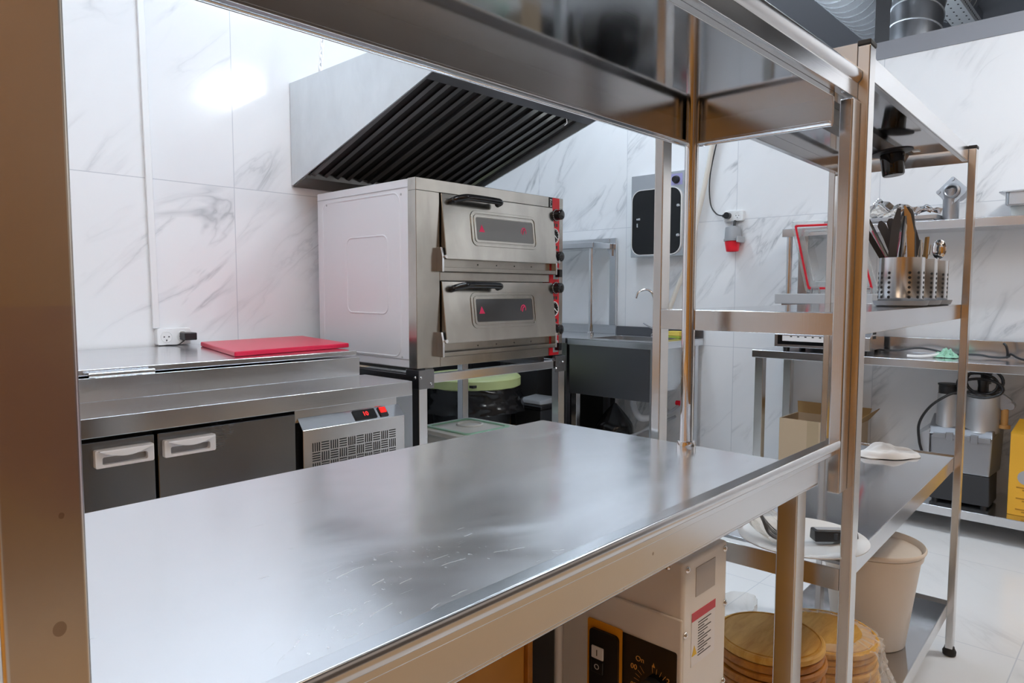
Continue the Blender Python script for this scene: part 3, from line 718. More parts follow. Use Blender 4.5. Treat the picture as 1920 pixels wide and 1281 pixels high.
# sockets, plug and conduit on the left wall
def socket(name, label, x, z, w, h, ax):
    """double socket; ax 'l' on the left wall (faces -Y), 'b' on the back wall (faces -X)"""
    mp = (lambda a, d, b: (x+a, 3.92-d, z+b)) if ax == 'l' else (lambda a, d, b: (5.45-d, x-a, z+b))
    t = thing(name, label, 'socket', mp(0,0,-h/2))
    def slab(a0, a1, b0, b1, d0, d1, r=.012):
        mb = MB(); q = rrect(a0, a1, b0, b1, r, 4); n = len(q)
        return mb._add([mp(a, d0, b) for a, b in q]+[mp(a, d1, b) for a, b in q], [tuple(range(n)), tuple(range(2*n-1, n-1, -1))]+[(i, (i+1) % n, n+(i+1) % n, n+i) for i in range(n)])
    obj('body', slab(-w/2, w/2, -h/2, h/2, 0, .045), M['wplastic'], t, .003)
    for s in (-1, 1):
        c = s*w*.235; rr = h*.33
        f_ = obj('outlet', MB().lathe(mp(c,.044,0), [(rr,0),(rr,.005),(rr*.92,.0055),(rr*.88,.0025),(.001,.0025)], 28, axis=(0,-1,0) if ax == 'l' else (-1,0,0)), M['wplastic'], t)
        hh = MB()
        for k in (-1, 1): hh.cyl(mp(c+k*rr*.42,.0462,0), mp(c+k*rr*.42,.0475,0), rr*.13, n=10)
        hh.box(*[v for pr in zip(mp(c-rr*.1,.0462,-rr*.8), mp(c+rr*.1,.0475,-rr*.5)) for v in sorted(pr)])
        obj('contact_holes', hh, M['char'], f_)
    return t, mp
_, mpl = socket('power_socket', 'white double socket on the left wall above the fridge counter', 1.475, 1.055, .175, .088, 'l')
t = thing('charger_plug', 'black charger in the right outlet of the left wall socket', 'plug', (1.52,3.85,1.03))
obj('body', MB().box(1.50, 1.565, 3.80, 3.874, 1.036, 1.076), M['black'], t, .004)
obj('cord', MB().tube(spline([(1.515,3.83,1.04),(1.49,3.82,1.025),(1.47,3.83,1.012),(1.44,3.87,1.0105),(1.40,3.89,1.0105)]), .003, 8), M['black'], t)
t = thing('cable_conduit', 'white cable trunking running up the left wall to the ceiling', 'conduit', (1.40,3.92,1.10))
obj('trunking', MB().hexa([(1.378,3.90,1.10),(1.412,3.90,1.10),(1.412,3.92,1.10),(1.378,3.92,1.10)], [(1.335,3.90,4.45),(1.369,3.90,4.45),(1.369,3.92,4.45),(1.335,3.92,4.45)]), M['wplastic'], t, .003)

# ---------------------------------------------------------------- extractor hood
t = thing('extractor_hood', 'wall mounted steel extractor hood with dark baffle filters over the oven', 'hood', (2.86,3.25,1.93))
prof = [(3.915,1.935),(3.915,2.545),(2.585,2.545),(2.585,2.345)]
obj('side_panel', MB().prism(prof, 'x', 2.205, 2.213), M['steel_dull'], t)
obj('side_panel', MB().prism(prof, 'x', 3.507, 3.515), M['steel_dull'], t)
obj('top_panel', MB().box(2.213, 3.507, 2.59, 3.91, 2.538, 2.545), M['steel_dull'], t)
obj('front_panel', MB().box(2.213, 3.507, 2.585, 2.592, 2.345, 2.545), M['steel_dull'], t)
obj('front_lip', MB().prism([(2.592,2.345),(2.66,2.322),(2.66,2.365),(2.655,2.365),(2.655,2.33),(2.592,2.350)], 'x', 2.213, 3.507), M['steel_sink'], t)
obj('back_gutter', MB().prism([(3.91,1.94),(3.78,1.975),(3.78,2.02),(3.77,2.02),(3.77,1.97),(3.91,1.93)], 'x', 2.213, 3.507), M['steel_dark'], t)
sl = (1.985-2.385)/(3.80-2.64)
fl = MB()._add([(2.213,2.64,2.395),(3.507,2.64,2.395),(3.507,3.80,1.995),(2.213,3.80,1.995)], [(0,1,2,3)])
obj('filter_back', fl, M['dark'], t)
for fx in range(3):
    x0 = 2.235+fx*.42
    f_ = obj('baffle_filter', MB().hexa([(x0,2.650,2.372),(x0+.012,2.650,2.372),(x0+.012,3.79,1.979),(x0,3.79,1.979)], [(x0,2.655,2.392),(x0+.012,2.655,2.392),(x0+.012,3.795,1.999),(x0,3.795,1.999)]), M['steel_dark'], t)
    ba = MB()
    for k in range(5):
        x = x0+.02+k*.080
        ba._add([(x,2.66,2.375),(x+.022,2.66,2.368),(x+.044,2.66,2.388),(x+.044,3.79,1.998),(x+.022,3.79,1.978),(x,3.79,1.985)], [(0,1,4,5),(1,2,3,4)])
    obj('baffle', ba, M['steel_dark'], f_, 0, 20)
cn = MB()
pts = [Vector((2.22+.05*math.sin(i*.07), 3.60, 2.545+i*.033)) for i in range(30)]
for i, p in enumerate(pts):
    a = i % 2
    loop = [p+Vector(((.011*math.cos(q) if a else 0), (0 if a else .011*math.cos(q)), .024*math.sin(q))) for q in [2*PI*k/10 for k in range(10)]]
    cn.tube(loop, .0042, 6, closed=True)
obj('chain', cn, M['handle'], t)
obj('spring_clip', MB().tube([(3.30,2.665,2.33),(3.31,2.67,2.30),(3.29,2.672,2.285)], .004, 6), M['chrome'], t)

# ---------------------------------------------------------------- oven on its stand
use(O)
t = thing('pizza_oven', 'two deck electric pizza oven with white side and red control strip', 'oven', (2.6,2.97,.915))
ox0, ox1, oy0, oy1, oz0, oz1 = 2.060, 3.128, 2.546, 3.392, .935, 1.823
obj('casing', MB().box(ox0, ox1-.01, oy0+.05, oy1, oz0, oz1), M['white'], t, .004)
def groove(r, d0, par, nm):
    pts = [(ox0-d0, y, z) for y, z in r]
    return obj(nm, MB().tube(pts, .006, 8, closed=True), M['white'], par)
groove(rrect(2.67,3.34,.985,1.765,.05,5), -.003, t, 'pressed_border')
groove(rrect(2.768,3.116,1.190,1.570,.04,5), -.003, t, 'pressed_panel')
for zs in (1.783, .975): obj('panel_seam', MB().box(ox0-.002, ox0, oy0+.05, oy1, zs, zs+.003), M['lgrey'], t)
for y, z in ((3.30,1.755), (2.66,1.755), (2.66,.985), (3.30,.985)):
    obj('screw', MB().lathe((ox0, y, z), [(.001,.003),(.005,.002),(.006,0)], 12, axis=(-1,0,0)), M['lgrey'], t)
# front frame with two openings
fr = MB()
fr.box(ox0-.003, ox1, oy0, oy0+.06, 1.767, oz1+.002); fr.box(ox0-.003, 2.20, oy0, oy0+.06, oz0, 1.767)
fr.box(2.20, 3.010, oy0, oy0+.06, 1.350, 1.392); fr.box(2.20, 3.010, oy0, oy0+.06, oz0, .990)
fr.box(3.092, ox1, oy0, oy0+.06, oz0, 1.767)
obj('front_frame', fr, M['steel_oven'], t, .002)
obj('cavity', MB().box(2.20, 3.010, oy0+.055, oy0+.06, .99, 1.767), M['dark'], t)
for zt, zb, wz0, wz1, tz, hz in ((1.766,1.452,1.556,1.666,1.392,1.743), (1.348,1.049,1.146,1.260,.985,1.322)):
    d_ = obj('oven_door', MB().prism([(oy0+.030,zt),(oy0-.006,zt),(oy0-.042,zb),(oy0+.030,zb)], 'x', 2.206, 3.030), M['steel_oven'], t, .003)
    def dy(z): return oy0-.006-.036*(zt-z)/(zt-zb)
    def plate(a0, a1, z0, z1, off, r, m_, nm, inner=None, th=.004):
        q = rrect(a0, a1, z0, z1, r, 4); n = len(q)
        if inner is None:
            vs = [(a, dy(z)-off, z) for a, z in q]+[(a, dy(z)-off+th, z) for a, z in q]
            return obj(nm, MB()._add(vs, [tuple(range(n)), tuple(range(2*n-1, n-1, -1))]+[(i, (i+1) % n, n+(i+1) % n, n+i) for i in range(n)]), m_, d_)
        q2 = rrect(*inner, max(.004, r*.55), 4); vs = []
        for o_ in (off, off-th):
            vs += [(a, dy(z)-o_, z) for a, z in q]+[(a, dy(z)-o_, z) for a, z in q2]
        fs = []
        for k in range(n):
            l = (k+1) % n; fs += [(k,l,n+l,n+k),(2*n+k,3*n+k,3*n+l,2*n+l),(k,2*n+k,2*n+l,l),(n+k,n+l,3*n+l,3*n+k)]
        return obj(nm, MB()._add(vs, fs), m_, d_, .0012)
    plate(2.384, 2.872, wz0-.032, wz1+.034, .004, .035, M['steel_oven'], 'window_frame', (2.400,2.858,wz0-.018,wz1+.020))
    plate(2.404, 2.853, wz0-.013, wz1+.015, .0035, .02, M['steel_oven'], 'window_trim', (2.418,2.840,wz0-.001,wz1+.002))
    g_ = plate(2.418, 2.840, wz0, wz1, .0015, .004, M['glass_stain'] if zt > 1.5 else M['ovenglass'], 'window_glass')
    zc = (wz0+wz1)/2
    tri = MB()._add([(2.436,dy(zc-.02)-.0022,zc-.016),(2.476,dy(zc-.02)-.0022,zc-.016),(2.456,dy(zc+.02)-.0022,zc+.022)], [(0,1,2)])
    tri._add([(2.766+.021*math.cos(k*PI/12), dy(zc)-.0022, zc+.026*math.sin(k*PI/12)) for k in range(24)]+[(2.766+.0165*math.cos(k*PI/12), dy(zc)-.0022, zc+.0205*math.sin(k*PI/12)) for k in range(24)], [(k,(k+1) % 24,24+(k+1) % 24,24+k) for k in range(24)])
    tri.tube([(2.758,dy(zc)-.0022,zc-.012),(2.764,dy(zc)-.0022,zc+.010),(2.772,dy(zc)-.0022,zc+.014)], .003, 6)
    obj('hot_symbols', tri, M['magenta'], d_)
    hp = spline([(2.262,dy(hz)+.002,hz-.014),(2.268,dy(hz)-.030,hz-.006),(2.300,dy(hz)-.055,hz+.004),(2.345,dy(hz)-.062,hz+.007),(2.50,dy(hz)-.062,hz+.006),(2.545,dy(hz)-.058,hz+.003),(2.552,dy(hz)-.03,hz-.004)])
    obj('door_handle', MB().tube(hp, .0165, 14), M['bgloss'], d_, 0, 60)
    tr_ = MB().box(2.178, 3.032, oy0-.040, oy0-.036, tz, tz+.022).box(2.178, 3.032, oy0-.040, oy0, tz, tz+.004)
    tr_._add([(2.20,oy0-.002,tz+.004),(3.01,oy0-.002,tz+.004),(3.01,oy0-.002,zb+.004),(2.20,oy0-.002,zb+.004)], [(0,1,2,3)])
    obj('ledge', tr_, M['steel_oven'], t, .0012)
    hs = MB()
    for k in range(4): hs.cyl((2.45+k*.135,oy0-.0025,tz+.040), (2.45+k*.135,oy0-.001,tz+.040), .004, n=8)
    obj('ledge_holes', hs, M['dark'], t)
    for x in (2.180, 3.018):
        b_ = obj('hinge_bracket', MB().prism([(oy0,tz),(oy0-.042,tz),(oy0-.042,tz+.07),(oy0-.030,zb+.055),(oy0,zb+.055)], 'x', x, x+.012), M['steel'], t, .001)
        obj('hinge_bolt', MB().cyl((x+.02,oy0-.050,zb+.012), (x+.02,oy0-.036,zb+.012), .009, n=12), M['chrome'], b_)
# control strip
ps = obj('control_strip', MB().box(3.010, 3.092, oy0-.003, oy0+.06, .937, 1.765), M['redpanel'], t)
obj('strip_top', MB().box(3.030, 3.092, oy0-.003, oy0, 1.765, 1.823), M['redpanel'], ps)
bl = obj('brand_label', MB().box(3.005, 3.030, oy0-.0035, oy0, 1.70, 1.823), M['bgloss'], t)
mk = MB()
for k in range(9): mk.box(3.009, 3.014+.010*((k*7) % 3)/2, oy0-.0042, oy0-.0034, 1.715+k*.0115, 1.7195+k*.0115)
obj('small_print', mk, M['ink'], bl)
for z in (1.728, 1.495, 1.319, 1.084):
    k_ = obj('knob', MB().lathe((3.060,oy0-.003,z), [(.034,0),(.034,.006),(.029,.009),(.028,.042),(.024,.045),(.001,.045)], 28, axis=(0,-1,0)), M['bgloss'], t)
    mk = MB()
    for k in range(20):
        a = 2*PI*k/20; q = Vector((3.060+.0315*math.cos(a), oy0-.010, z+.0315*math.sin(a)))
        mk.cyl(q, q+Vector((0,-.0015,0)), .0022, n=6)
    obj('scale_marks', mk, M['ink'], k_)
for z in (1.611, 1.201):
    g_ = obj('gauge', MB().lathe((3.050,oy0-.003,z), [(.034,0),(.034,.003),(.001,.003)], 30, axis=(0,-1,0), sx=1, sy=1.15), M['bgloss'], t)
    obj('gauge_rim', MB().tube([(3.050+.034*math.cos(q),oy0-.006,z+.039*math.sin(q)) for q in [2*PI*k/28 for k in range(28)]], .003, 6, closed=True), M['ink'], g_)
    nl = MB().hexa([(3.026,oy0-.0062,z+.016),(3.030,oy0-.0062,z+.020),(3.075,oy0-.0062,z-.016),(3.071,oy0-.0062,z-.020)], [(3.026,oy0-.0068,z+.016),(3.030,oy0-.0068,z+.020),(3.075,oy0-.0068,z-.016),(3.071,oy0-.0068,z-.020)])
    for k in range(12):
        a = 2*PI*k/12; q = Vector((3.050+.027*math.cos(a), oy0-.0062, z+.031*math.sin(a))); nl.cyl(q, q+Vector((0,-.001,0)), .002, n=6)
    obj('gauge_needle', nl, M['ink'], g_)
for z in (1.401, .986):
    s_ = obj('selector_plate', MB().box(3.040, 3.084, oy0-.006, oy0-.003, z-.033, z+.033), M['lgrey'], t, .001)
    obj('selector_switch', MB().box(3.052, 3.078, oy0-.040, oy0-.006, z-.022, z+.022), M['bgloss'], s_, .003)
pr = MB()
for z in (1.672, 1.548, 1.262, 1.135, 1.035): 
    for k in range(2): pr.box(3.040+k*.022, 3.054+k*.022, oy0-.0036, oy0-.0029, z-.009, z+.009)
obj('panel_symbols', pr, M['kink'], ps)

t = thing('oven_stand', 'bolted steel angle stand carrying the pizza oven', 'stand', (2.6,2.97,FLO))
for x0, y0, sx, sy in ((2.055,2.532,1,1), (3.082,2.532,-1,1), (2.055,3.345,1,-1), (3.082,3.345,-1,-1)):
    l_ = obj('leg', MB().box(x0, x0+.052, y0, y0+.052, FLO, .915), M['steel_h'], t, .003)
    g_ = obj('corner_plate', MB().box(x0-.004 if sx > 0 else x0-.035, x0+.09 if sx > 0 else x0+.056, y0-.005 if sy > 0 else y0+.052, y0 if sy > 0 else y0+.057, .840, .930), M['steel_door'], l_, .001)
    if sx > 0: obj('corner_plate', MB().box(x0-.005, x0, y0-.005 if sy > 0 else y0-.04, y0+.09 if sy > 0 else y0+.057, .840, .930), M['steel_door'], l_, .001)
    else: obj('corner_plate', MB().box(x0+.052, x0+.057, y0-.005 if sy > 0 else y0-.04, y0+.09 if sy > 0 else y0+.057, .840, .930), M['steel_door'], l_, .001)
    if sy > 0:
        bo = MB()
        for k, (ax, az) in enumerate(((.010,.895),(.070,.862))):
            xx = x0+ax if sx > 0 else x0+.042-ax
            bo.lathe((xx, y0-.005, az), [(.001,.004),(.005,.003),(.0065,0)], 12, axis=(0,-1,0))
            if sx > 0: bo.lathe((x0-.005, y0+ax+.01, az), [(.001,.004),(.005,.003),(.0065,0)], 12, axis=(-1,0,0))
        obj('bolts', bo, M['chrome'], l_)
for y0 in (2.536, 3.352): obj('rail', MB().box(2.107, 3.082, y0, y0+.040, .862, .905), M['steel_h'], t, .002)
for x0 in (2.057, 3.090): obj('rail', MB().box(x0, x0+.040, 2.584, 3.345, .862, .905), M['steel_door'], t, .002)
for x0 in (2.15, 2.98): obj('bearer', MB().box(x0, x0+.05, 2.60, 3.33, .905, .935), M['steel_dark'], t)

# under and behind the stand
use(O)
t = thing('storage_box', 'large frosted plastic storage tub with clear lid under the oven', 'storage box', (2.63,2.81,FLO))
obj('tub', MB().hexa([(2.46,2.64,FLO),(2.80,2.64,FLO),(2.80,2.98,FLO),(2.46,2.98,FLO)], [(2.43,2.60,.52),(2.83,2.60,.52),(2.83,3.02,.52),(2.43,3.02,.52)]), M['tub'], t, .02)
l_ = obj('lid', MB().prism(rrect(2.415,2.85,2.585,3.035,.05,6), 'z', .52, .545), M['tub'], t, .006)
rg = MB().ring(rrect(2.46,2.80,2.63,2.99,.04,6), rrect(2.48,2.78,2.65,2.97,.03,6), 'z', .545, .553)
obj('lid_rib', rg, M['green'], l_)
obj('lid_boss', MB().tube([(2.68+.07*math.cos(q),2.85+.07*math.sin(q),.547) for q in [2*PI*k/24 for k in range(24)]], .008, 8, closed=True), M['tub'], l_)

use(B)
bc = (4.05,4.28)
t = thing('bagged_bin', 'big black bin lined with a bag under a lime green lid behind the oven', 'bin', (*bc, FLB))
obj('body', MB().lathe((*bc, FLB), [(.28,0),(.29,.02),(.35,.60),(.35,.62)], 40), M['black'], t, 0, 50)
def bagr(a, b):
    an = 2*PI*a; r = .40+.05*b+.03*noise.noise(Vector((math.cos(an)*4, math.sin(an)*4, b*6)))
    return (bc[0]+r*math.cos(an), bc[1]+r*math.sin(an), .53-.22*b+.02*noise.noise(Vector((math.cos(an)*3, math.sin(an)*3, 2))))
obj('bin_bag', MB().grid(80, 10, bagr), M['bag'], t, 0, 180)
l_ = obj('lid', MB().lathe((*bc, .505), [(.40,0),(.415,.01),(.415,.075),(.40,.09),(.33,.10),(.28,.085),(.001,.08)], 48), M['lime'], t, 0, 40)
obj('lid_slot', MB().box(bc[0]-.30, bc[0]-.26, bc[1]-.33, bc[1]-.28, .535, .555), M['dark'], l_)
use(W)
tag(obj('reflection_mat', MB().box(.1, 3.0, -1.9, -.40, 0, .012), M['mat'], None, .004), 'tan floor mat added unseen behind the photographer for its reflection', 'mat')  # unseen mat added so the table skirt reflects tan
use(B)
t = thing('backdrop_cupboard', 'low black cupboard added as a dark backdrop in the recess behind the bins', 'cupboard', (4.0, 5.1, FLB))  # added to keep the recess black behind the bins
obj('carcass', MB().box(3.17, 5.35, 4.90, 5.48, FLB+.04, .78), M['char'], t, .004)
for x0 in (3.19, 3.91, 4.63): obj('door', MB().box(x0, x0+.70, 4.885, 4.90, FLB+.06, .74), M['black'], t, .003)
obj('plinth', MB().box(3.2, 5.3, 4.95, 5.45, FLB, FLB+.04), M['dark'], t)
sc_ = (4.66,4.08)
t = thing('pedal_bin', 'small dark bin with grey flip lid beside the sink', 'bin', (*sc_, FLB))
obj('body', MB().hexa([(sc_[0]-.10,sc_[1]-.13,FLB),(sc_[0]+.10,sc_[1]-.13,FLB),(sc_[0]+.10,sc_[1]+.13,FLB),(sc_[0]-.10,sc_[1]+.13,FLB)], [(sc_[0]-.13,sc_[1]-.16,.27),(sc_[0]+.13,sc_[1]-.16,.27),(sc_[0]+.13,sc_[1]+.16,.27),(sc_[0]-.13,sc_[1]+.16,.27)]), M['char'], t, .01)
obj('rim', MB().box(sc_[0]-.15, sc_[0]+.15, sc_[1]-.18, sc_[1]+.18, .27, .305), M['black'], t, .01)
obj('lid', MB().hexa([(sc_[0]-.12,sc_[1]-.15,.305),(sc_[0]+.13,sc_[1]-.15,.305),(sc_[0]+.13,sc_[1]+.15,.305),(sc_[0]-.12,sc_[1]+.15,.305)], [(sc_[0]-.10,sc_[1]-.13,.345),(sc_[0]+.13,sc_[1]-.13,.36),(sc_[0]+.13,sc_[1]+.13,.36),(sc_[0]-.10,sc_[1]+.13,.345)]), M['grey'], t, .012)
t = thing('waste_carton', 'open carton with black bag on the floor under the oven', 'box', (4.28,3.93,FLB))
obj('carton', MB().ring(rrect(4.16,4.40,3.82,4.04,.005,1), rrect(4.17,4.39,3.83,4.03,.005,1), 'z', FLB, .15), M['carton'], t)
obj('bag', MB().sphere((4.28,3.93,.13), .10, 1, 1, .55, 10), M['bag'], t)
tag(obj('flat_carton', MB().box(4.60, 4.66, 4.40, 4.86, FLB, .46), M['carton_d'], None, .003), 'flattened brown cardboard standing behind the green lidded bin', 'cardboard')

# ---------------------------------------------------------------- sink, corner table
t = thing('sink_unit', 'stainless sink unit with deep dark front panel against the back wall', 'sink', (5.05,3.3,FLB))
sy0, sy1, sx0, sx1 = 2.870, 3.755, 4.68, 5.43
obj('sink_top', MB().ring(rrect(sx0,sx1,sy0,sy1,.004,5), rrect(4.80,5.26,3.00,3.62,.07,5), 'z', .892, .902).ring(rrect(sx0,sx1,sy0,sy1,.004,1), rrect(sx0+.012,sx1-.012,sy0+.012,sy1-.012,.004,1), 'z', .845, .892), M['steel_h'], t, .002)
bw = MB(); q1 = rrect(4.80,5.26,3.00,3.62,.07,5); q2 = rrect(4.83,5.23,3.03,3.59,.09,5); n = len(q1)
bw._add([(a,b,.90) for a, b in q1]+[(a,b,.55) for a, b in q1]+[(a,b,.50) for a, b in q2], [(i,(i+1) % n,n+(i+1) % n,n+i) for i in range(n)]+[(n+i,n+(i+1) % n,2*n+(i+1) % n,2*n+i) for i in range(n)]+[tuple(range(2*n,3*n))])
obj('basin', bw, M['steel'], t, 0, 50, solid=.003)
bo = MB(); q3 = rrect(4.77,5.29,2.95,3.65,.08,5); q4 = rrect(4.80,5.26,2.98,3.62,.09,5)
bo._add([(a,b,.845) for a, b in q3]+[(a,b,.56) for a, b in q3]+[(a,b,.48) for a, b in q4], [(i,(i+1) % n,n+(i+1) % n,n+i) for i in range(n)]+[(n+i,n+(i+1) % n,2*n+(i+1) % n,2*n+i) for i in range(n)]+[tuple(range(2*n,3*n))])
obj('basin_shell', bo, M['steel_dull'], t, 0, 50)
obj('front_panel', MB().box(4.70, 4.715, 2.945, 3.745, .425, .845), M['steel_sink'], t, .002)
obj('upstand', MB().box(5.415, 5.43, sy0, sy1, .902, .978), M['steel_sink'], t, .002)
for x0, y0 in ((4.70,2.885), (5.30,2.875), (4.72,3.68), (5.30,3.68)):
    obj('leg', MB().box(x0, x0+.055, y0, y0+.055, FLB, .845), M['steel_h'], t, .002)
obj('drain_pipe', MB().tube(spline([(5.03,3.3,.49),(5.03,3.3,.32),(5.06,3.25,.22),(5.20,3.2,.22),(5.40,3.2,.24)]), .03, 12), M['lgrey'], t)
ho = thing('supply_hose', 'thin supply hoses with a red valve under the sink', 'hose', (5.3,3.1,FLB))
obj('hose', MB().tube(spline([(5.40,3.06,.32),(5.30,3.10,.26),(5.10,3.25,.10),(4.95,3.40,.02)]), .012, 8), M['grey'], ho)
obj('hose', MB().tube(spline([(5.42,3.12,.20),(5.25,3.2,.14),(5.05,3.42,.0)]), .012, 8), M['grey'], ho)
obj('valve', MB().cyl((5.38,3.02,.33), (5.38,3.09,.33), .022, n=12), M['redplug'], ho)
t = thing('faucet', 'chrome gooseneck faucet behind the sink basin', 'faucet', (5.34,3.33,.902))
obj('spout', MB().tube(spline([(5.34,3.30,.902),(5.34,3.30,1.15),(5.335,3.315,1.27),(5.31,3.36,1.315),(5.27,3.42,1.295),(5.255,3.44,1.24)]), .012, 12), M['chrome'], t)
obj('base', MB().lathe((5.34,3.30,.902), [(.03,0),(.03,.02),(.018,.03),(.018,.09),(.013,.10)], 24), M['chrome'], t)
obj('lever', MB().tube([(5.34,3.31,.97),(5.33,3.36,.995),(5.32,3.40,1.02)], .007, 8), M['chrome'], t)
t = thing('sponge', 'yellow sponge with green scourer on the sink corner', 'sponge', (5.33,3.07,.902))
obj('foam', MB().box(5.28, 5.36, 3.02, 3.13, .918, .960), M['sponge'], t, .006)
obj('scourer', MB().box(5.28, 5.36, 3.02, 3.13, .902, .918), M['spg'], t, .004)
tag(obj('soap_bottle', MB().lathe((5.33,2.965,.902), [(.03,0),(.032,.005),(.032,.07),(.016,.085),(.013,.10),(.001,.10)], 20), M['tan'], None), 'small amber bottle right of the yellow sponge on the sink', 'bottle')

t = thing('corner_table', 'stainless corner table with upstand left of the sink', 'table', (5.05,4.15,FLB))
obj('tabletop', MB().box(4.68, 5.43, 3.775, 4.62, .852, .900), M['steel_h'], t, .002)
obj('upstand', MB().box(5.415, 5.43, 3.765, 4.62, .900, .985), M['steel_h'], t, .002)
for x0, y0 in ((4.72,3.79), (5.34,3.79), (4.72,4.54), (5.34,4.54)):
    obj('leg', MB().box(x0, x0+.055, y0, y0+.055, FLB, .852), M['steel_sink'], t, .002)
obj('dark_backing', MB().box(5.39, 5.41, 3.79, 4.60, FLB+.02, .852), M['dark'], t)  # dark sheet added, puts deep shade under the table into colour
obj('lower_drawer', MB().box(4.80, 5.36, 4.20, 4.50, .30, .845), M['char'], t)
def wbag(a, b):
    an = 2*PI*a; r = (.17+.02*noise.noise(Vector((math.cos(an)*3, math.sin(an)*3, b*4))))*(1 if b < .6 else max(.02, 1-(b-.6)/.4*.9))
    return (5.12+r*math.cos(an), 3.56+r*math.sin(an), FLB+.002+b*.48)
tag(obj('waste_bag', MB().grid(40, 16, wbag), M['bag'], None, 0, 180), 'tied black waste bag standing under the sink', 'bag')
t = thing('corner_overshelf', 'steel overshelf on a round pole above the corner table', 'shelf', (5.26,4.2,.9))
obj('shelf_panel', MB().box(5.10, 5.40, 3.800, 4.62, 1.690, 1.745), M['steel_h'], t, .006)
p_ = obj('front_pole', MB().cyl((5.166,3.868,.900), (5.166,3.868,1.690), .021, n=20), M['chrome'], t)
obj('collar', MB().lathe((5.166,3.868,.900), [(.031,0),(.031,.025),(.022,.03)], 20), M['chrome'], p_)
obj('wall_post', MB().box(5.405, 5.43, 3.765, 3.835, .985, 1.795), M['steel_h'], t, .003)
obj('wall_rail', MB().box(5.405, 5.43, 3.835, 4.62, 1.755, 1.795), M['steel_h'], t, .003)
obj('bracket', MB().prism([(3.80,1.70),(3.80,1.63),(3.83,1.65),(3.86,1.70)], 'x', 5.39, 5.405), M['steel_h'], t)

# ---------------------------------------------------------------- back wall fittings
t = thing('knife_steriliser', 'steel knife cabinet with black glass door on the back wall', 'cabinet', (5.39,3.29,1.6))
obj('case', MB().box(5.335, 5.448, 3.018, 3.556, 1.604, 2.322), M['steel'], t, .003)
d_ = obj('glass_door', MB().prism(rrect(3.046,3.536,1.622,2.188,.09,6), 'x', 5.322, 5.334), M['bgloss'], t)
obj('door_seal', MB().ring(rrect(3.042,3.540,1.618,2.192,.093,6), rrect(3.048,3.534,1.624,2.186,.088,6), 'x', 5.318, 5.336), M['label'], d_)
pl = obj('timer_label', MB().box(5.3335, 5.335, 3.046, 3.155, 2.205, 2.300), M['lilac'], t)
obj('timer_knob', MB().lathe((5.3335,3.102,2.250), [(.034,0),(.034,.006),(.028,.009),(.026,.035),(.001,.036)], 24, axis=(-1,0,0)), M['black'], pl)
obj('tick_marks', MB().box(5.333, 5.3336, 3.135, 3.139, 2.235, 2.262), M['ink'], pl)
for z in (2.03, 1.779): obj('hinge', MB().lathe((5.322,3.072,z), [(.001,.016),(.012,.012),(.017,0)], 16, axis=(-1,0,0)), M['chrome'], d_)
lk_ = obj('lock', MB().cyl((5.322,3.458,1.937), (5.312,3.458,1.937), .010, n=12).cyl((5.322,3.478,1.937), (5.314,3.478,1.937), .008, n=12), M['lgrey'], d_)
obj('lock_slot', MB().box(5.317, 5.322, 3.474, 3.484, 1.868, 1.90), M['lgrey'], d_)

HX = 5.40
tag(obj('drain_hose', MB().tube(spline([(5.36,2.60,3.1),(5.38,2.72,2.80),(HX,2.803,2.549),(HX,2.858,2.261),(HX,2.947,1.87),(HX,3.035,1.513),(HX,3.123,1.308),(5.38,3.21,1.05),(5.36,3.24,.915)]), .021, 14), M['hose'], None), 'long beige hose slanting down the back wall to the sink', 'hose')
t, mpb = socket('power_socket', 'white double socket on the back wall above the red plug', 2.620, 1.915, .165, .085, 'b')
t = thing('cabinet_cord', 'black power cord looping down the back wall into the left outlet', 'cable', (5.42,2.75,1.9))
obj('cord', MB().tube(spline([(5.42,2.62,3.05),(5.42,2.73,2.75),(5.42,2.780,2.547),(5.42,2.838,2.259),(5.42,2.830,2.039),(5.42,2.775,1.945),(5.41,2.70,1.920),(5.40,2.685,1.918)]), .0055, 8), M['black'], t)
obj('plug', MB().cyl((5.404,2.657,1.917), (5.360,2.657,1.917), .026, n=20).tube([(5.395,2.70,1.919),(5.385,2.672,1.918)], .013, 10), M['black'], t)
t = thing('industrial_plug', 'grey and red industrial plug hanging below the back wall socket', 'plug', (5.39,2.615,1.63))
ax = (0.0,-.03,-1); zc = 1.82
obj('cord', MB().tube([(5.405,2.60,1.875),(5.395,2.60,1.845),(5.385,2.603,1.80)], .010, 10), M['black'], t)
obj('gland_body', MB().lathe((5.385,2.608,1.815), [(.020,-.015),(.056,-.008),(.060,0),(.066,.085),(.072,.088),(.072,.105),(.060,.106)], 28, axis=ax), M['grey'], t)
obj('collar_flap', MB().box(5.32, 5.44, 2.53, 2.548, 1.695, 1.745), M['lgrey'], t, .004)
obj('contact_sleeve', MB().lathe((5.385,2.610,1.71), [(.058,0),(.060,.01),(.050,.080),(.046,.085),(.040,.085),(.040,.02),(.001,.02)], 28, axis=ax), M['redplug'], t)

